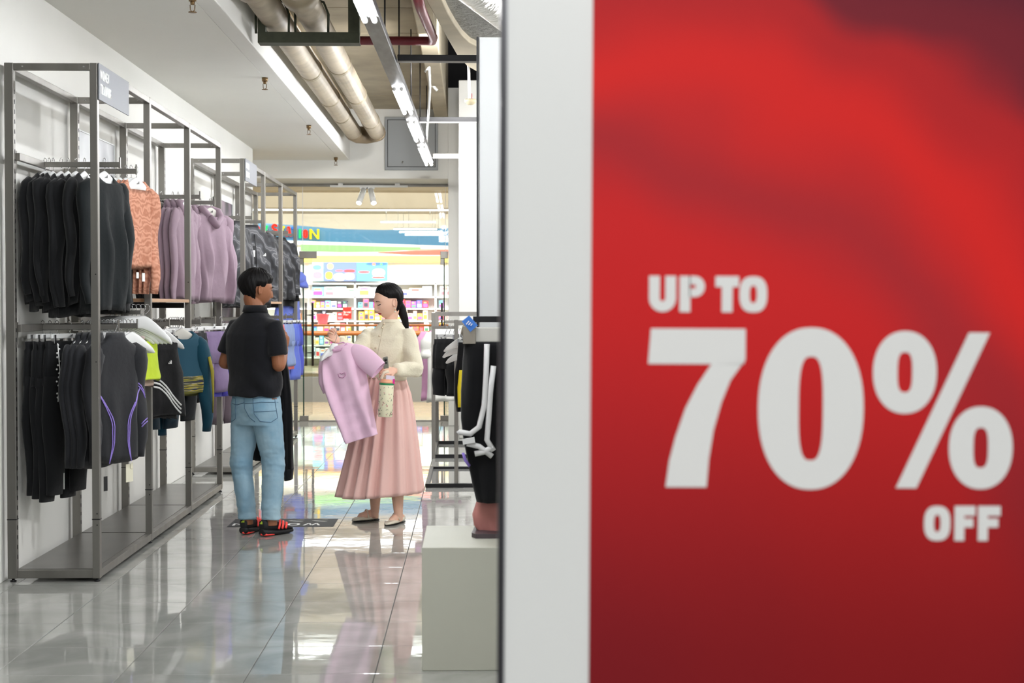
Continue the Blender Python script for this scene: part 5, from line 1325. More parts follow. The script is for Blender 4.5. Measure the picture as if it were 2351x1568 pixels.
HB = []
def hand(mb, W, dirv, palm, scale, curls, thumb=(.6, .5, .3), side=1, mi=0, spread=.09):
    """W wrist point; dirv along the hand; palm: palm normal (fingers curl towards it); side +1/-1: where the thumb lies"""
    d = Vector(dirv).normalized(); p = Vector(palm); p = (p - d * p.dot(d)).normalized(); sd_ = d.cross(p).normalized() * side
    L_ = .085 * scale
    mb.tube([W - d * .02 * scale, W + d * .01 * scale, W + d * .04 * scale, W + d * .075 * scale, W + d * .092 * scale], [(.026 * scale, .019 * scale), (.028 * scale, .018 * scale), (.038 * scale, .016 * scale), (.040 * scale, .0135 * scale), (.036 * scale, .010 * scale)], 14, mi, flat=sd_)
    fl = [.072, .080, .075, .060]
    for i in range(4):
        off = (1.5 - i) * .0195 * scale; b = W + d * (L_ + (.002, .006, .003, -.006)[i] * scale) + sd_ * off
        dd = (d + sd_ * (1.5 - i) * spread).normalized(); P = [b - dd * .02 * scale, b]; HB.append((b + dd * .012 * scale, dd)); c = curls[i] if hasattr(curls, '__len__') else curls
        q = dd; pn = p
        for k, fr in enumerate((.45, .30, .25)):
            a = c * (.8, 1.1, .8)[k]; ax_ = q.cross(pn).normalized(); Rm = Matrix.Rotation(a, 3, ax_); q = (Rm @ q).normalized(); pn = (Rm @ pn).normalized()
            P.append(P[-1] + q * fl[i] * fr * scale)
        r0 = .0088 * scale * (1, 1, .97, .86)[i]
        PP = []; RR = []
        for a_, b_, ra, rb in zip(P, P[1:], [r0, r0, r0 * .92, r0 * .84], [r0, r0 * .92, r0 * .84, r0 * .66]):
            PP += [a_, (a_ + b_) / 2]; RR += [ra, (ra + rb) / 2]
        PP.append(P[-1]); RR.append(r0 * .6)
        mb.tube(PP, RR, 10, mi); mb.sphere(P[-1], r0 * .68, 8, 6, mi)
    b = W + d * .022 * scale + sd_ * .026 * scale; q = (d * .62 + sd_ * thumb[0] + p * thumb[1]).normalized(); P = [W + d * .012 * scale + sd_ * .010 * scale, b]
    for k, l in enumerate((.040, .030, .024)):
        P.append(P[-1] + q * l * scale); q = (q + (d * .35 + p * thumb[2] - sd_ * .18) * .6).normalized()
    mb.tube(P, [.014 * scale, .0135 * scale, .0110 * scale, .0098 * scale, .0065 * scale], 10, mi); mb.sphere(P[-1], .0068 * scale, 8, 6, mi)


def ell(c, r, f, a, b, n=28, p=2.3):
    out = []
    for k in range(n):
        t = 2 * PI * k / n; co, si = math.cos(t), math.sin(t)
        out.append(Vector(c) + r * a * math.copysign(abs(co) ** (2 / p), co) + f * b * math.copysign(abs(si) ** (2 / p), si))
    return out


def wrinkle(seed, amp, freq=16, zs=.7):
    return lambda co, no: fbm(co * np.array([1, 1, zs]), freq, seed) * amp


def set_mats(me, mats, fn=None):
    for m_ in mats: me.materials.append(m_)
    if fn is None: return
    n = len(me.polygons); c = np.empty(n * 3); me.polygons.foreach_get('center', c); c = c.reshape(-1, 3)
    me.polygons.foreach_set('material_index', fn(c).astype(np.int32)); me.update()


def local(c, Cn, M, s):
    Mi = np.array(M.inverted()); return ((c - np.array(Cn)) @ Mi.T) / s


def strands(mb, pts_fn, n, r, k=8, mi=0):
    for i in range(n):
        P = pts_fn(i / max(1, n - 1), i); mb.tube(P, [r * (1 - .6 * j / (len(P) - 1)) for j in range(len(P))], 5, mi)


# ---- the man, seen from behind, in a black polo and light blue jeans
MY = 9.85
def mp_(x, y, dy=0): return at(x, y, MY + dy)
hb = D(38); mf = Vector((math.sin(hb), math.cos(hb), 0)); mr_ = Vector((math.cos(hb), -math.sin(hb), 0)); mu = Vector((0, 0, 1))
b = MB()
HCm = mp_(591, 664, .02); hf = D(62)
hfv = Vector((math.sin(hf), math.cos(hf), -.10)); HRm = frame(hfv)
HM = add_head(b, HCm, HRm, 1.0, False)
nb = mp_(586, 715); nt_ = HCm + HM @ Vector((0, -.028, -.06))
b.tube([nb - Vector((0, 0, .06)), nb, (nb + nt_) / 2, nt_, nt_ + Vector((0, 0, .04))], [(.066, .062), (.058, .056), (.054, .056), (.055, .058), (.05, .05)], 20)
def mring(px, py, a, bb, off=0): return ell(mp_(px, py) + mf * off, mr_, mf, a, bb)
b.rings([mring(588, 960, .12, .09), mring(588, 920, .155, .105), mring(587, 860, .145, .09), mring(584, 800, .165, .105), mring(583, 765, .155, .09), mring(585, 745, .11, .07), mring(586, 722, .05, .045)])
shL = mp_(531, 750) + mf * 0; shL = mp_(586, 750) - mr_ * .170; shR = mp_(586, 750) + mr_ * .170
elR = mp_(640, 838, -.12); waR = mp_(652, 800, .08)
elL = mp_(517, 832, .10); waL = mp_(545, 838, .33)
b.tube([shR - mr_ * .06 - mu * .03, shR - mr_ * .03 - mu * .03, (shR + elR) / 2, elR], [.036, .042, .045, .042], 16); b.tube([elR, (elR * .6 + waR * .4), waR], [.042, .041, .028], 16)
b.sphere(elR, .042, 14, 10)
b.tube([shL + mr_ * .06 - mu * .03, shL + mr_ * .03 - mu * .03, (shL + elL) / 2, elL], [.036, .042, .045, .042], 16); b.tube([elL, (elL * .6 + waL * .4), waL], [.042, .041, .028], 16); b.sphere(elL, .042, 14, 10)
hand(b, waR, Vector((.10, .35, .75)), Vector((-.8, .5, .1)), 1.0, [.55, .6, .65, .7], side=1)
hand(b, waL, Vector((.7, .6, .1)), Vector((0, 0, -1)), 1.0, .5, side=1)
hipL = mp_(588, 930) - mr_ * .085; hipR = mp_(588, 930) + mr_ * .085
knL = mp_(554, 1065, .02); knR = mp_(628, 1068, -.02); anL = mp_(567, 1182, .03); anR = mp_(622, 1184, -.05)
for h_, k_, a_ in ((hipL, knL, anL), (hipR, knR, anR)): b.tube([h_ + Vector((0, 0, .05)), h_, (h_ + k_) / 2, k_, (k_ + a_) / 2, a_, a_ - Vector((0, 0, .06))], [.08, .088, .074, .056, .056, .038, .04], 16)
me = fuse('person', b, .0035, 2)
def mcol(c):
    l = local(c, HCm, HM, 1.0); lip = (np.abs(l[:, 0]) < .024) & (l[:, 1] > .07) & (((l[:, 2] + .066) / .009) ** 2 + (l[:, 0] / .024) ** 2 < 1)
    return np.where(lip, 1, 0)
set_mats(me, [M_skin_m, M_lipm], mcol)
man = bpy.data.objects.new('person', me); COL.objects.link(man); tag(man, 'person seen from behind in a black polo shirt and light blue jeans, looking right', 'person')


def P_(mb_or_me, name, m_, par, bevel=0):
    if isinstance(mb_or_me, MB): o = mb_or_me.build(name, m_, bevel=bevel)
    else: o = mk(name, mb_or_me, m_)
    o.parent = par; return o


# hair: a shell that dives below the scalp where there is no hair
def hair_shell(Cn, M, s, fem, mask, thick, seed):
    mb = MB(); R = []
    for row in head_dirs(120, 96):
        ring = []
        for d in row:
            p = head_pt(d, fem); n_ = Vector((d[0] / .075, d[1] / .095, d[2] / .112)).normalized(); m_ = mask(p, d); m2 = mask(p, d, .032)
            az = math.atan2(d[0], d[1]); st = .0013 * math.sin(az * 46 + 6 * d[2] + seed) + .0011 * math.sin(az * 23 - 9 * d[2])
            ring.append(M @ ((p + n_ * (thick(p, d) * m2 + .002 * m_ + st * m2 - .012 * (1 - m_))) * s) + Cn)
        R.append(ring)
    return mb.rings(R)


def ss(a, b_, x): t = max(0, min(1, (x - a) / (b_ - a))); return t * t * (3 - 2 * t)


def m_mask(p, d, w_=.008):
    back = ss(.25, -.1, d[1]); zlow = -.094 * back + .040 * (1 - back)       # hairline height
    if d[1] > .35: zlow = .046 - .012 * abs(d[0])
    side = ss(.6, .8, abs(d[0])) * ss(-.42, -.28, d[1]) * ss(.42, .25, d[1]); zlow = zlow * (1 - side) + .012 * side
    return ss(zlow - .006, zlow + w_, p.z)
mh = hair_shell(HCm, HM, 1.0, False, m_mask, lambda p, d: .009 + .014 * ss(-.05, .06, p.z) + .004 * ss(.2, -.6, d[1]) * ss(-.06, 0, p.z), 1)
# tufts on top for an uneven outline
r5 = random.Random(5)
for i in range(150):
    a = r5.uniform(0, 2 * PI); el_ = r5.uniform(.15, 1.35); d = (math.cos(el_) * math.sin(a), math.cos(el_) * math.cos(a), math.sin(el_))
    p = head_pt(d, False); n_ = Vector(d)
    if m_mask(p, d) < .95 or d[1] > .25: continue
    tg = Vector((-.2 * d[0], .6, -.5 * d[2] - .2)) + Vector((r5.uniform(-.4, .4), 0, 0)); q0 = p + n_ * .016; q1 = q0 + tg.normalized() * .018 + n_ * .002; q2 = q1 + tg.normalized() * .016 - n_ * .006
    mh.tube([HCm + HM @ q for q in (q0, q1, q2)], [.006, .005, .0012], 5)
# sideburn and fringe
P_(mh, 'hair', M_hair, man)
mb = MB()
for q in (-1, 1):
    mb.tube([HCm + HM @ Vector((q * x_, y_, .018 + z_)) for x_, y_, z_ in ((.016, .0955, 0), (.030, .0935, .004), (.043, .084, .001))], [(.0022, .0035)] * 3, 6)
P_(mb, 'eyebrow', M_hair, man)
mb = MB()
for q in (-1, 1):
    mb.tube([HCm + HM @ Vector((q * x_, y_, z_)) for x_, y_, z_ in ((.019, .0865, -.001), (.030, .0885, -.0005), (.041, .080, -.001))], [(.0018, .0022)] * 3, 6)
P_(mb, 'eye_line', M_ink, man)
# polo shirt
b = MB()
def sr(px, py, a, bb, off=0, tl=0): return ell(mp_(px, py) + mf * off, mr_, mf, a, bb, 36, 2.5)
b.rings([sr(587, 910, .178, .135, -.005), sr(587, 890, .182, .135), sr(585, 850, .180, .13), sr(582, 800, .184, .13), sr(582, 768, .192, .122), sr(584, 747, .172, .10), sr(585, 732, .125, .084), sr(586, 720, .080, .072), sr(586, 714, .064, .062)])
slR = shR + (elR - shR) * .74; slL = shL + (elL - shL) * .74
b.tube([shR - mr_ * .07, shR - mr_ * .01, shR + (elR - shR) * .4, slR, slR + (elR - shR) * .02], [.060, .066, .070, .070, .062], 18)
b.tube([shL + mr_ * .07, shL + mr_ * .01, shL + (elL - shL) * .4, slL, slL + (elL - shL) * .02], [.060, .066, .070, .070, .062], 18)
M_polo = cloth('black_polo', (21, 22, 27), .9)
def polo_w(co, no):
    rel = co - np.array(mp_(586, 800)); zz = rel[:, 2]
    return fbm(co * np.array([1, 1, .6]), 11, 3) * .006 + .007 * np.sin(zz * 34 + 3 * np.sin(co[:, 0] * 14) + 1.5 * np.sin(co[:, 1] * 17)) * np.clip((-.02 - zz) / .25, 0, 1)
shirt = P_(fuse('polo_shirt', b, .006, 12, polo_w), 'polo_shirt', M_polo, man)
# collar: turned-down band
mb = MB(); R = []
for i in range(25):
    a = D(-150 + 300 * i / 24) + PI; f_ = -math.cos(a + PI); c = nb + Vector((0, 0, .012))
    dv = mf * math.cos(a) + mr_ * math.sin(a); lo = .030 if abs(i - 12) < 9 else .042
    base = c + dv * .066 * 1.0
    R.append([base + Vector((0, 0, .026)), base + dv * .005 + Vector((0, 0, .028)), base + dv * .016 - Vector((0, 0, lo * .5)), base + dv * .012 - Vector((0, 0, lo * .5)), base - Vector((0, 0, .002))])
mb.rings(R, sm=True); P_(mb, 'collar', M_polo, man)
# jeans
b = MB()
b.rings([sr(588, 905, .158, .118), sr(588, 930, .170, .125), sr(589, 955, .172, .125), sr(589, 975, .168, .115)])
def leg(h_, k_, a_, r_):
    b.tube([h_ + Vector((0, 0, .04)), h_ - Vector((0, 0, .02)), h_ * .6 + k_ * .4, h_ * .25 + k_ * .75, k_, k_ * .5 + a_ * .5, a_ * .85 + k_ * .15, a_ - Vector((0, 0, .018)), a_ - Vector((0, 0, .026))], r_, 20)
leg(hipL, knL, anL, [.088, .098, .088, .076, .070, .064, .058, .060, .055])
leg(hipR, knR, anR, [.088, .100, .092, .080, .073, .068, .060, .063, .058])
def jw(co, no):
    z = co[:, 2]; k = np.exp(-((z - .47) / .14) ** 2) + 1.2 * np.exp(-((z - .14) / .09) ** 2) + .5 * np.exp(-((z - .78) / .08) ** 2)
    return fbm(co * np.array([.7, .7, 2.2]), 26, 31, 2) * .0055 * k + fbm(co * np.array([1, 1, 1.6]), 60, 32, 2) * .0016 * (.4 + k) + fbm(co, 14, 8) * .004
mm = bpy.data.materials.new('light_blue_denim'); mm.use_nodes = True; nt = mm.node_tree; N = nt.nodes; L = nt.links; bb = N['Principled BSDF']
ge = N.new('ShaderNodeTexCoord'); n1 = N.new('ShaderNodeTexNoise'); n1.inputs['Scale'].default_value = 5; n1.inputs['Detail'].default_value = 6; L.new(ge.outputs['Object'], n1.inputs[0])
cr = N.new('ShaderNodeValToRGB'); E = cr.color_ramp.elements; E[0].position = .3; E[0].color = (*lin((118, 158, 184)), 1); E[1].position = .72; E[1].color = (*lin((176, 202, 214)), 1)
L.new(n1.outputs['Fac'], cr.inputs[0]); L.new(cr.outputs[0], bb.inputs[0]); bb.inputs['Roughness'].default_value = .85; bb.inputs['Specular IOR Level'].default_value = .2
n2 = N.new('ShaderNodeTexNoise'); n2.inputs['Scale'].default_value = 260; L.new(ge.outputs['Object'], n2.inputs[0]); bp = N.new('ShaderNodeBump'); bp.inputs['Strength'].default_value = .3; bp.inputs['Distance'].default_value = .002; L.new(n2.outputs['Fac'], bp.inputs['Height']); L.new(bp.outputs[0], bb.inputs['Normal'])
M_denim = mm; M_denimd = mat('denim_seam', (84, 114, 140), .9)
jeans = P_(fuse('jeans', b, .006, 4, jw), 'jeans', M_denim, man)
vd = Vector((-.13, .99, 0)).normalized()
mb = MB()
def seamline(pix, r_=.0022): 
    pts = []
    for (xa, ya), (xb, yb) in zip(pix, pix[1:]):
        for k in range(5): t = k / 5; pts.append(mp_(xa + (xb - xa) * t, ya + (yb - ya) * t))
    pts.append(mp_(*pix[-1])); q = onto(jeans, pts, vd)
    if len(q) > 2: mb.tube(q, r_, 6)
seamline([(561, 912), (562, 935), (573, 955), (586, 965)])
seamline([(525, 925), (545, 928), (561, 922)]); seamline([(563, 924), (600, 920), (648, 922)])
P_(mb, 'seam', M_denimd, jeans); mb = MB()
seamline([(581, 912), (584, 946), (597, 963), (622, 966), (637, 957), (636, 948), (630, 912), (605, 909), (581, 912)]); P_(mb, 'pocket', M_denimd, jeans); mb = MB()
seamline([(584, 942), (634, 940)]); seamline([(524, 912), (526, 955), (532, 968), (541, 960), (541, 914), (524, 912)]); P_(mb, 'pocket', M_denimd, jeans)


def shoe(par, heel, toe, w_, M_up, M_sole, kind, up=1.0):
    d = (toe - heel); L_ = d.length; d.normalize(); s_ = d.cross(Vector((0, 0, 1))); heel = Vector((heel.x, heel.y, 0))
    def rg(rows, n=20, p=2.4):
        R = []
        for (t, hw_, z0, z1) in rows:
            c = heel + d * L_ * t + Vector((0, 0, (z0 + z1) / 2)); R.append([c + s_ * hw_ * math.copysign(abs(math.cos(2 * PI * k / n)) ** (2 / p), math.cos(2 * PI * k / n)) + Vector((0, 0, (z1 - z0) / 2 * math.copysign(abs(math.sin(2 * PI * k / n)) ** (2 / p), math.sin(2 * PI * k / n)))) for k in range(n)])
        return R
    if kind == 'sneaker':
        so = MB().rings(rg([(-.02, .015, .02, .035), (.0, w_ * .55, .006, .05), (.08, w_ * .72, .001, .048), (.3, w_ * .74, .001, .040), (.55, w_ * .84, .001, .036), (.78, w_ * .94, .001, .034), (.93, w_ * .7, .006, .032), (1.0, w_ * .2, .016, .030)]))
        sole = P_(so, 'sole', M_sole, par)
        u_ = MB().rings(rg([(-.005, w_ * .2, .045, .085), (.01, w_ * .5, .04, .10), (.08, w_ * .64, .035, .11), (.2, w_ * .66, .03, .112), (.34, w_ * .68, .03, .108), (.48, w_ * .74, .028, .088), (.65, w_ * .82, .028, .066), (.82, w_ * .80, .028, .052), (.94, w_ * .5, .025, .040), (.99, w_ * .15, .025, .03)]))
        upo = P_(u_, 'upper', M_up, par); return upo, sole, d, s_
    u_ = MB().rings(rg([(0, w_ * .3, .012, .050), (.03, w_ * .55, .008, .054), (.12, w_ * .66, .006, .046), (.3, w_ * .66, .006, .034), (.5, w_ * .80, .006, .030), (.66, w_ * .90, .006, .036), (.82, w_ * .82, .006, .032), (.93, w_ * .55, .006, .024), (1., w_ * .12, .008, .016)]))
    upo = P_(u_, 'upper', M_up, par)
    so = MB().rings(rg([(.0, w_ * .5, .0, .012), (.2, w_ * .66, .0, .012), (.24, w_ * .6, .004, .008), (.5, w_ * .78, .0, .007), (.7, w_ * .9, .0, .007), (.95, w_ * .5, .002, .008)]))
    sole = P_(so, 'sole', M_sole, par); return upo, sole, d, s_


M_shoeb = mat('black_knit_shoe', (24, 24, 28), .6); M_orange = mat('neon_coral_rubber', (252, 70, 62), .45); M_soleb = mat('black_foam', (18, 18, 20), .6); M_neon = mat('neon_yellow_print', (214, 240, 70), .5)
for k, (h_, t_) in enumerate(((Vector((-1.462, 9.845, 0)), Vector((-1.375, 10.11, 0))), (Vector((-1.335, 9.765, 0)), Vector((-1.165, 9.95, 0))))):
    st_ = empty('shoe', (0, 0, 0)); st_.parent = man
    upo, sole, d, s_ = shoe(st_, h_, t_, .052, M_shoeb, M_soleb, 'sneaker')
    L_ = (t_ - h_).length
    for j in range(3):
        P = []
        for i in range(7):
            u_ = i / 6; tt = .40 + .11 * j + .10 * u_; zt = .040 + (.072 - .014 * j) * u_ * .8
            hw_ = .046 - .020 * u_ ** 2
            P.append(h_ + d * L_ * tt + s_ * hw_ + Vector((0, 0, zt)))
        q = [p + s_ * .002 for p in P]
        o_ = P_(MB().tube(q, [(.0085, .004)] * 7, 8, flat=d), 'stripe', M_orange, st_)
    P_(MB().tube([h_ + d * L_ * .02 - s_ * .02 + Vector((0, 0, .016)), h_ + d * L_ * .0 + Vector((0, 0, .015)), h_ + d * L_ * .05 + s_ * .030 + Vector((0, 0, .012)), h_ + d * L_ * .3 + s_ * .036 + Vector((0, 0, .008))], [(.006, .010), (.007, .010), (.006, .008), (.003, .003)], 8, flat=s_), 'heel_rubber', M_orange, st_)
    lg = MB(); mark_logo(lg, lambda u, v, t: h_ + s_ * u + d * (-.0 + t) + Vector((0, 0, v)), -.0, .078, .022, -.004, -.001); P_(lg, 'heel_logo', M_neon, st_)
    P_(MB().tube([h_ + d * L_ * .30 + s_ * x_ + Vector((0, 0, .112 - abs(x_) * .3)) for x_ in (-.02, 0, .02)], .004, 6).tube([h_ + d * L_ * .38 + s_ * x_ + Vector((0, 0, .104 - abs(x_) * .3)) for x_ in (-.02, 0, .02)], .004, 6), 'laces', M_ink, st_)
    P_(MB().tube([h_ + d * L_ * .22 + Vector((0, 0, .08)), h_ + d * L_ * .26 + Vector((0, 0, .125))], [.036, .034], 16), 'sock', M_blk3, st_)
# the black garment over his forearm (a thing of its own)
ja = MB(); rows_ = dens([(634, 806, 652, 800, 0, .02), (636, 850, 664, 846, .0, .02), (640, 900, 669, 905), (644, 960, 672, 960), (649, 1020, 673, 1020), (652, 1070, 674, 1070), (654, 1102, 671, 1099)] and [(636, 815, 652, 812, .02, .02), (638, 850, 663, 850, 0, 0), (641, 905, 669, 905, 0, 0), (645, 960, 672, 960, 0, 0), (649, 1020, 673, 1020, 0, 0), (652, 1075, 674, 1072, 0, 0), (654, 1102, 671, 1098, 0, 0)])
ja.rings(flatloft(rows_, 9.98, .045, 24, .008, 3))
ja.rings(flatloft(dens([(560, 860, 650, 850, 0, 0), (562, 900, 655, 900, 0, 0), (570, 960, 640, 960, 0, 0), (578, 1010, 632, 1012, 0, 0), (580, 1056, 618, 1060, 0, 0)]), 10.16, .03, 24, .01, 5))
o = tag(ja.build('folded_jacket', M_blk3), 'black jacket draped over the forearm of the man in jeans, sleeve hanging down', 'jacket')
P_(MB().rings(flatloft(dens([(650, 1078, 675, 1074, 0, 0), (653, 1104, 672, 1100, 0, 0)]), 9.98, .05, 20, .002)), 'cuff', M_blk, o)

# ---- the woman, three-quarter view, in a cream cardigan and pink skirt
WY = 10.38
def wp(x, y, dy=0): return at(x, y, WY + dy)
a_ = D(24); wf = Vector((-math.sin(a_), -math.cos(a_), 0)); wr = Vector((-math.cos(a_), math.sin(a_), 0))
b = MB()
HCw = wp(889, 693, -.02); hf = D(58); HRw = frame((-math.sin(hf), -math.cos(hf), -.20)); HS = .98
# head built upright first, then tilted slightly towards the shirt
WM = add_head(b, HCw, HRw, HS, True)
nb2 = wp(897, 742); nt2 = HCw + WM @ Vector((0, -.026, -.065))
b.tube([nb2 - Vector((0, 0, .06)), nb2, (nb2 + nt2) / 2, nt2, nt2 + Vector((0, 0, .04))], [(.055, .052), (.044, .043), (.039, .042), (.041, .046), (.042, .045)], 20)
def wring(px, py, a, bb, off=0, p=2.3, n=28): return ell(wp(px, py) + wf * off, wr, wf, a, bb, n, p)
b.rings([wring(888, 930, .10, .09), wring(888, 900, .105, .08), wring(888, 858, .10, .08), wring(889, 810, .13, .10, .01), wring(892, 778, .12, .075), wring(894, 760, .09, .05), wring(896, 745, .045, .04)])
sR = wp(893, 767) + wr * .148; sL = wp(893, 767) - wr * .148
eR = wp(815, 815, -.16); aR = wp(776, 784, -.27)
eL = wp(952, 846, -.14); aL = wp(906, 850, -.30)
b.tube([sR - wr * .05 - mu * .025, sR - wr * .03 - mu * .03, (sR + eR) / 2, eR], [.03, .034, .036, .034], 14); b.tube([eR, eR * .6 + aR * .4, aR], [.034, .033, .023], 14); b.sphere(eR, .034, 12, 8)
b.tube([sL + wr * .05 - mu * .025, sL + wr * .03 - mu * .03, (sL + eL) / 2, eL], [.03, .034, .036, .034], 14); b.tube([eL, eL * .6 + aL * .4, aL], [.034, .033, .023], 14); b.sphere(eL, .034, 12, 8)
hand(b, aR, wp(752, 756, -.30) - aR, Vector((.35, -.75, .55)), .90, [1.15, 1.2, 1.25, 1.3], thumb=(.55, .35, -.5), side=-1)
hand(b, aL, wp(876, 853, -.36) - aL, Vector((-.1, .75, -.6)), .88, [.75, .85, .95, 1.0], thumb=(.5, .5, .1), side=1)
wk = []
hpR = wp(888, 915) + wr * .065; hpL = wp(888, 915) - wr * .065
fA = wp(862, 1180, .05); fB = wp(915, 1188, -.07); fA = at(861, 1176, 10.46); fB = at(915, 1184, 10.32)
for h_, a2 in ((hpR, fA), (hpL, fB)):
    k_ = (h_ + a2) / 2 + wf * .02 + Vector((0, 0, .02))
    b.tube([h_ + Vector((0, 0, .03)), h_, (h_ + k_) / 2, k_, k_ * .7 + a2 * .3, k_ * .3 + a2 * .7, a2], [.06, .065, .060, .050, .053, .040, .028], 16)
# feet inside the flats
tA = at(808, 1197, 10.40); tB = at(886, 1206, 10.20); hA = at(868, 1190, 10.50); hB = at(925, 1196, 10.40)
for p_ in (tA, tB, hA, hB): p_.z = 0
for a2, t_, h_ in ((fA, tA, hA), (fB, tB, hB)):
    d = (t_ - h_).normalized(); b.tube([a2 + Vector((0, 0, .02)), a2 - Vector((0, 0, .02)), h_ + d * .06 + Vector((0, 0, .045)), h_ + d * .13 + Vector((0, 0, .03)), t_ - d * .05 + Vector((0, 0, .018))], [.029, .031, .032, .028, .018], 14); b.sphere(h_ + d * .025 + Vector((0, 0, .035)), .026, 12, 8)
me = fuse('person', b, .0032, 2)
def wcol(c):
    l = local(c, HCw, WM, HS); lip = (l[:, 1] > .07) & (((l[:, 2] + .066) / .0088) ** 2 + (l[:, 0] / .0215) ** 2 < 1)
    return np.where(lip, 1, 0)
set_mats(me, [M_skin_w, M_lip], wcol)
wom = bpy.data.objects.new('person', me); COL.objects.link(wom); tag(wom, 'person with a low ponytail in a cream cardigan and pink skirt, holding a pink t-shirt', 'person')
def w_mask(p, d, w_=.005):
    # swept back from the forehead: hairline runs from above the brow, behind the temples, over the ears to the nape
    zl = .074 - .052 * min(1, abs(d[0])) ** 2.2
    if d[1] < .30: zl = .0265 - (.30 - d[1]) * .02
    if d[1] < -.30: zl = .0145 - (-.30 - d[1]) * .36
    zl = max(zl, -.088)
    return ss(zl - .005, zl + w_, p.z)
wh = hair_shell(HCw, WM, HS, True, w_mask, lambda p, d: .008 + .008 * ss(-.02, .07, p.z) + .006 * ss(.1, -.6, d[1]), 4)
tie = HCw + WM @ Vector((0, -.098, -.052))
pt_ = [HCw + WM @ Vector((0, -.075, -.03)), tie, tie * .55 + wp(924, 716, .05) * .45, wp(924, 718, .04), wp(929, 732, .04), wp(932, 746, .04), wp(934, 762, .04)]
wh.tube(pt_, [.042, .026, .030, .030, .026, .018, .006], 16)
r6 = random.Random(6)
for i in range(34):
    a = r6.uniform(0, 2 * PI); rr2 = r6.uniform(.014, .026); off = Vector((math.cos(a) * rr2, math.sin(a) * rr2, 0))
    wh.tube([tie + off * .4, pt_[2] + off * .8, pt_[3] + off, pt_[4] + off * .9, pt_[5] + off * .7 + Vector((0, 0, -.01 * r6.random())), pt_[6] + off * .5 + Vector((0, 0, -.02 * r6.random()))], [.006, .006, .006, .005, .004, .0015], 5)
P_(wh, 'hair', M_hair, wom)
fo = lambda x_, z_, off=.0: HCw + WM @ (head_surf(x_, z_, True) * HS + Vector((0, off, 0)))


def head_surf(x_, z_, fem):
    """front surface point of the head at local x, z (search over directions)"""
    dz = z_ / .112; t = max(0, min(1, -dz)); q = .0745 * (1 - (.36 if fem else .30) * t ** 1.6) if z_ < 0 else .0745
    dx = x_ / q; dy = math.sqrt(max(.01, 1 - dx * dx - dz * dz)); return head_pt((dx, dy, dz), fem)


mb = MB()
for q in (-1, 1): mb.tube([fo(q * x_, z_, .0008) for x_, z_ in ((.013, .0185), (.022, .0215), (.032, .0215), (.042, .0165))], [(.0016, .0024), (.002, .003), (.0018, .0024), (.001, .001)], 6)
P_(mb, 'eyebrow', mat('brow_brown', (70, 50, 44), .7), wom)
mb = MB()
for q in (-1, 1): mb.tube([fo(q * x_, z_, .0012) for x_, z_ in ((.0195, -.003), (.025, -.0052), (.032, -.0056), (.039, -.0036), (.043, -.001))], [(.0012, .0012), (.0022, .0024), (.0026, .0028), (.0024, .0026), (.001, .001)], 6)
P_(mb, 'lashes', M_ink, wom)
mb = MB()
mb.tube([fo(x_, -.0655, .0012) for x_ in (-.018, -.010, 0, .010, .018)], .0008, 5); P_(mb, 'lip_line', mat('lip_line', (110, 30, 38), .5), wom)
mb = MB()
M_pearl = mat('pearl', (236, 230, 218), .2, coat=.5); M_gold = mat('gold', (220, 180, 110), .25, 1)
for q in (-1, 1):
    e0 = HCw + WM @ (Vector((q * .078, -.008, -.046)) * HS); er = P_(MB().sphere(e0, .0048, 10, 8).sphere(e0 - Vector((0, 0, .022)), .0058, 10, 8), 'earring', M_pearl, wom)
    P_(MB().tube([e0, e0 - Vector((0, 0, .02))], .0012, 6), 'link', M_gold, er)
# cardigan
b = MB()
def cr_(px, py, a, bb, off=0): return ell(wp(px, py) + wf * off, wr, wf, a, bb, 36, 2.3)
b.rings([cr_(889, 869, .122, .098), cr_(889, 861, .130, .104), cr_(889, 850, .138, .110), cr_(889, 825, .148, .118, .01), cr_(890, 800, .158, .124, .012), cr_(892, 777, .156, .112, .005), cr_(894, 760, .132, .086), cr_(896, 748, .092, .068), cr_(897, 738, .066, .058), cr_(897, 734, .056, .052)])
b.tube([sR - wr * .06, sR - wr * .01, sR * .6 + eR * .4, eR, eR * .5 + aR * .5, aR * .92 + eR * .08, aR * .99 + eR * .01], [.040, .054, .058, .056, .048, .038, .030], 18)
b.tube([sL + wr * .06, sL + wr * .01, sL * .6 + eL * .4, eL, eL * .5 + aL * .5, aL * .92 + eL * .08, aL * .99 + eL * .01], [.040, .056, .061, .060, .052, .042, .031], 18)
b.sphere(eL, .060, 14, 10); b.sphere(eR, .055, 14, 10)
M_cream2 = cloth('cream_wool', (234, 226, 202), .95, sheen=.4, bump=.5, bscale=90, vary=.02)
def cw(co, no):
    return fbm(co * np.array([1, 1, .8]), 13, 12) * .007 + fbm(co * np.array([.8, .8, 2.0]), 34, 13, 2) * .0028 + .003 * np.sin(co[:, 2] * 60 + 4 * np.sin(co[:, 0] * 18) + 3 * np.sin(co[:, 1] * 20))
cdg = P_(fuse('cardigan', b, .0055, 10, cw), 'cardigan', M_cream2, wom)
vdw = Vector((0, 1, 0))
M_btn = mat('pearl_button', (214, 196, 170), .25, .3)
pk = onto(cdg, [wp(x, y) for x, y in ((881, 739), (880, 752), (878, 768), (875, 785), (872, 800), (870, 812), (868, 828), (867, 845), (868, 858))], vdw, .001)
P_(MB().tube(pk, [(.0022, .002)] * len(pk), 6), 'placket_edge', mat('cream_seam', (196, 184, 158), .9), cdg)
for x, y in ((878.5, 744), (875, 752), (869, 771), (861, 798), (857, 828)):
    q = onto(cdg, [wp(x + 4, y)], vdw, .002)
    if q: P_(MB().sphere(q[0], (.0075, .004, .0075), 12, 8), 'button', M_btn, cdg)
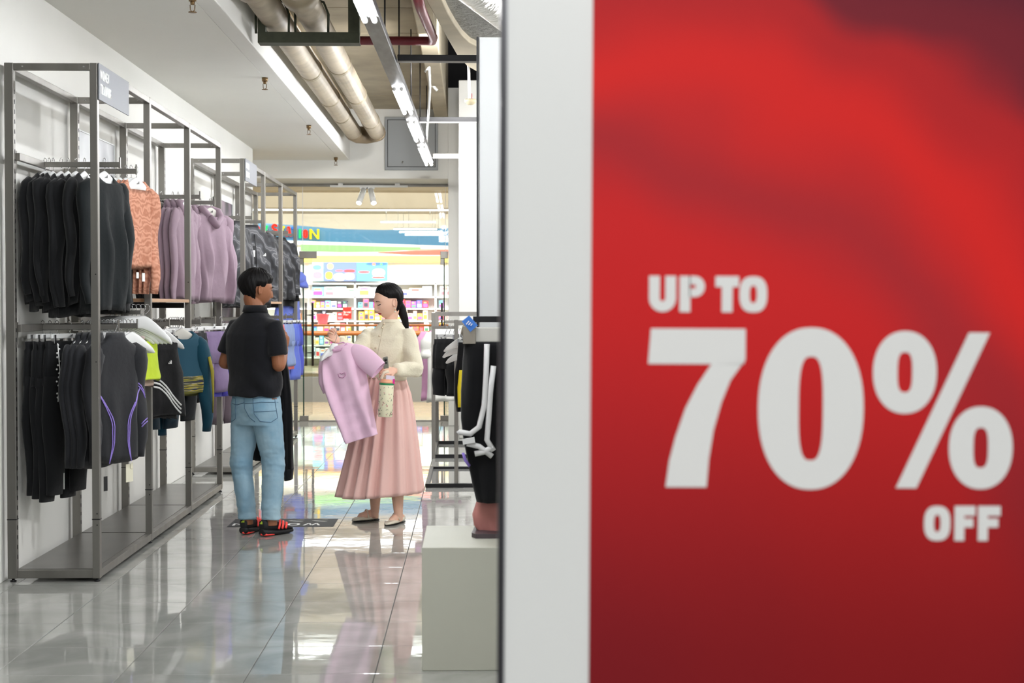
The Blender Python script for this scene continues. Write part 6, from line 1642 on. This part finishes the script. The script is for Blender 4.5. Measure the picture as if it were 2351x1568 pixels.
hm = MB(); rib = [cr_(889, y_, .132, .106) for y_ in (872, 866, 858)]
P_(hm.rings([cr_(889, 873, .124, .100), cr_(889, 870, .131, .107), cr_(889, 859, .135, .110), cr_(889, 857, .130, .105)]), 'hem_band', cloth('cream_rib', (222, 212, 188)), cdg)
P_(MB().rings([cr_(897, 741, .066, .060), cr_(897, 738, .064, .058), cr_(897, 733, .056, .052), cr_(897, 734, .050, .046)]), 'neck_band', M_cream2, cdg)
# skirt with pleats, open below
R = []; n = 180; rows_ = [(858, 888, .118, .092), (875, 888, .132, .105), (905, 888, .160, .125), (950, 886, .188, .15), (1000, 883, .216, .175), (1050, 880, .242, .198), (1095, 877, .265, .215), (1128, 875, .282, .228)]
rows_ = dens(rows_, 4)
for i, (y_, x_, a, bb) in enumerate(rows_):
    q = i / (len(rows_) - 1); c = wp(x_, y_); ring = []
    for k in range(n):
        t = 2 * PI * k / n; fr = .5 - .5 * math.cos(t - D(200)); pl = math.sin(17 * t + 1.3 * math.sin(3 * t) + .6 * q) ; pl = (pl + .35 * math.sin(31 * t + 2 * math.sin(2 * t)))
        am = (.004 + .020 * q) * (.35 + .9 * (.5 + .5 * math.cos(t - D(215))) ** 1.5)
        rr_ = 1 + 0; px_ = math.cos(t) * (a + am * pl); py_ = math.sin(t) * (bb + am * pl)
        zz = -.012 * math.sin(t * 2 + 1) * q - (.030 * math.cos(t - D(250)) * q)
        ring.append(c + Vector((px_, py_, zz + .004 * pl * q)))
    R.append(ring)
inner = [[p + (Vector((wp(875, 1000).x, WY, p.z)) - p).normalized() * .004 for p in r_] for r_ in R[::-1]]
M_skirt = mat('pale_pink_cotton', (236, 194, 186), .75, spec=.25, sheen=.15, bump=.6, bscale=30, dist=.004, vary=.03, stretch=(1, 1, .35))
P_(MB().rings(R + inner), 'skirt', M_skirt, wom)
P_(MB().rings([ell(wp(888, 862), Vector((1, 0, 0)), Vector((0, 1, 0)), .122, .096, 40), ell(wp(888, 868), Vector((1, 0, 0)), Vector((0, 1, 0)), .126, .099, 40)][::-1]), 'waistband', M_skirt, wom)
# mary jane flats
M_patent = mat('ivory_patent', (232, 222, 202), .15, coat=.8); M_blks = mat('black_sole', (24, 22, 22), .5)
for h_, t_, ank in ((hA, tA, fA), (hB, tB, fB)):
    s0 = empty('shoe', (0, 0, 0)); s0.parent = wom
    upo, sole, d, s_ = shoe(s0, h_, t_, .043, M_patent, M_blks, 'flat')
    L_ = (t_ - h_).length; bs = h_ + d * L_ * .45
    P_(MB().tube([bs + s_ * q * .036 + Vector((0, 0, .024 + .056 * (1 - q * q))) for q in (-1, -.7, -.35, 0, .35, .7, 1)], [(.0055, .0016)] * 7, 8, flat=d), 'strap', M_patent, s0)
    P_(MB().box(bs + s_ * .037 + Vector((0, 0, .03)), (.010, .010, .012)), 'buckle', M_hook, s0)
# pink t-shirt on its hanger, held up by her
TSY = 10.02
rows_ = dens([(757, 800, 797, 786, 0, 0), (748, 805, 812, 790, 0, 0), (741, 816, 827, 800, 0, .0), (739, 840, 836, 826, 0, 0), (741, 880, 843, 866, 0, 0), (748, 905, 847, 890, 0, .01), (760, 940, 853, 925, 0, .01), (776, 975, 860, 958, 0, .01), (790, 1012, 866, 990, 0, 0), (794, 1019, 868, 996, 0, 0)], 4)
M_pinkt = cloth('pastel_pink_jersey', (238, 200, 224), .85, sheen=.1, bump=.15, vary=.015)
R = flatloft(rows_, TSY, .028, 48, 0, 0)
for i, ring in enumerate(R):
    q = i / (len(R) - 1)
    for k, p in enumerate(ring):
        u = (at(0, 0, TSY).x * 0 + p.x); w_ = min(1, q * 2.5)
        p.y += w_ * (.015 * math.sin(p.x * 30 + p.z * 9 + .8 * math.sin(p.z * 8)) + .008 * math.sin(p.x * 62 + p.z * 20 + 1.2) + .005 * math.sin(p.x * 40 - p.z * 55 + 2 * math.sin(p.z * 12)) * (.4 + q))
tsh = tag(MB().rings(R).build('tshirt', M_pinkt), 'pastel pink t-shirt on a hanger held up by the person in the cardigan', 't-shirt')
sl = MB().tube([at(800, 800, TSY), at(810, 803, TSY), at(820, 809, TSY - .003), at(830, 816, TSY - .01), at(840, 824, TSY - .02), at(850, 833, TSY - .033), at(860, 842, TSY - .047), at(869, 850, TSY - .06)], [(.02, .02), (.042, .028), (.057, .031), (.066, .032), (.070, .031), (.070, .030), (.068, .029), (.064, .030)], 24, caps=(True, False), flat=(.62, 0, .78))
sl.tube([at(869, 850, TSY - .06), at(860, 842, TSY - .05)], [(.064, .030), (.058, .024)], 24, caps=(False, True), flat=(.62, 0, .78))
P_(sl, 'sleeve', M_pinkt, tsh)
P_(MB().tube([at(742, 818, TSY + .02), at(740, 845, TSY + .03), at(742, 878, TSY + .03), at(748, 902, TSY + .02)], [(.018, .02), (.026, .022), (.03, .02), (.018, .015)], 16, flat=(1, 0, 0)), 'sleeve', M_pinkt, tsh)
P_(MB().tube([at(759, 800, TSY - .028), at(768, 806, TSY - .034), at(782, 803, TSY - .034), at(796, 790, TSY - .026), at(788, 786, TSY + .02), at(770, 790, TSY + .025), at(759, 799, TSY)], [(.004, .006)] * 7, 8), 'collar', cloth('pink_rib', (214, 166, 198)), tsh)
mb = MB(); 
for (x0, y0, x1, y1) in ((777, 858, 780, 866), (780, 866, 788, 867), (788, 867, 794, 862), (794, 862, 793, 854), (781, 856, 786, 858), (786, 858, 791, 855)):
    q = [p + Vector((0, -.0, 0)) for p in onto(tsh, [at(x0, y0, TSY), at(x1, y1, TSY)], vdw, .002)]
    if len(q) == 2: mb.tube(q, .0028, 6)
P_(mb, 'chest_emblem', mat('faded_pink_print', (196, 140, 176), .7), tsh)
hg_ = hanger(at(766, 782, TSY), D(40), 'white hanger gripped in the raised hand above the pink t-shirt', logo=False, tilt=D(10), sc=.5)
hg_.location = at(771, 772, TSY + .0)
MB().tube([(-.075, 0, -.03), (-.03, 0, .0), (.03, 0, .0), (.09, 0, -.055)], [(.012, .016), (.014, .026), (.014, .026), (.012, .016)], 14, flat=(0, 1, 0)).build('neck_plate', M_hang, hg_).location = (0, 0, -.07)
# phone
ph = tag(empty('phone', at(886, 838, 10.04)[:]), 'grey phone held against the waist in the lowered hand', 'phone'); ph.rotation_euler = (D(12), D(-12), D(30))
MB().box((0, 0, 0), (.036, .008, .11)).build('body', mat('silver_grey_metal', (140, 140, 132), .3, .6), ph, bevel=.003)
MB().tube([(0, -.004, .036), (0, -.007, .036)], .010, 14).tube([(0, -.004, .016), (0, -.007, .016)], .007, 14).build('camera_lens', M_dark, ph)
# drinking bottle
bc = at(884, 957, 9.98); bz = bc.z; tz_ = at(884, 880, 9.98).z; H_ = tz_ - bz
bo = tag(empty('bottle', bc[:]), 'cream floral drinking bottle with green band hanging from the hand', 'bottle'); bo.rotation_euler = (0, D(3), 0)
rb = .0465
body_ = MB().lathe([(.0, 0), (rb * .93, .0), (rb, .006), (rb, H_ * .99), (rb * .97, H_)], n=32).build('body', mat('cream_enamel', (238, 232, 200), .4), bo)
MB().lathe([(rb * 1.02, H_ * .955), (rb * 1.03, H_ * .96), (rb * 1.03, H_ * 1.0), (rb * 1.0, H_ * 1.01)], n=32).build('green_band', mat('green_enamel', (28, 138, 86), .4), bo)
MB().lathe([(rb * .98, H_ * 1.01), (rb * .9, H_ * 1.05), (rb * .75, H_ * 1.12), (.0, H_ * 1.14)], n=32).build('lid', mat('peach_plastic', (244, 176, 140), .4), bo)
MB().tube([(-rb * .5, 0, H_ * 1.05), (-rb * .75, 0, H_ * 1.16), (-rb * .45, 0, H_ * 1.32), (rb * .2, 0, H_ * 1.36)], [(.006, .010)] * 4, 8, flat=(0, 1, 0)).build('carry_loop', mat('cream_plastic', (236, 220, 196), .45), bo)
MB().rings([[( -rb * .1, -.03, H_ * 1.12), (rb * 1.05, -.012, H_ * 1.04), (rb * 1.05, .012, H_ * 1.05), (-rb * .1, .0, H_ * 1.13)], [(-rb * .1, -.03, H_ * 1.25), (rb * 1.05, -.012, H_ * 1.22), (rb * 1.05, .012, H_ * 1.22), (-rb * .1, .0, H_ * 1.25)]], sm=False).build('label_strip', mat('lilac_white_strip', (226, 214, 232), .5), bo)
MB().box((rb * .98, -.014, H_ * 1.07), (.012, .012, .03)).build('magenta_tab', mat('magenta_plastic', (222, 40, 150), .4), bo)
mg, mpn = MB(), MB(); r7 = random.Random(9)
for i in range(110):
    a = r7.uniform(0, 2 * PI); z = r7.uniform(.012, H_ * .92); p = Vector((math.cos(a), math.sin(a), 0)); t_ = Vector((-math.sin(a), math.cos(a), 0)); ang = r7.uniform(0, PI)
    q = p * (rb + .0004) + Vector((0, 0, z)); l = t_ * math.cos(ang) * .005 + Vector((0, 0, math.sin(ang) * .006)); (mg if i % 3 else mpn).tube([q - l, q + p * .0006, q + l], [(.0006), .0013 if i % 3 else .002, .0006], 5)
tag(mg.build('leaf_print', mat('green_print', (50, 74, 52), .6), body_), kind='stuff'); tag(mpn.build('flower_print', mat('rose_print', (206, 110, 130), .6), body_), kind='stuff')
rb_, rd_ = HB[-6]; P_(MB().tube([rb_ - rd_ * .0025, rb_ + rd_ * .0025], .0098, 14), 'ring', M_gold, wom)
print('people ok')
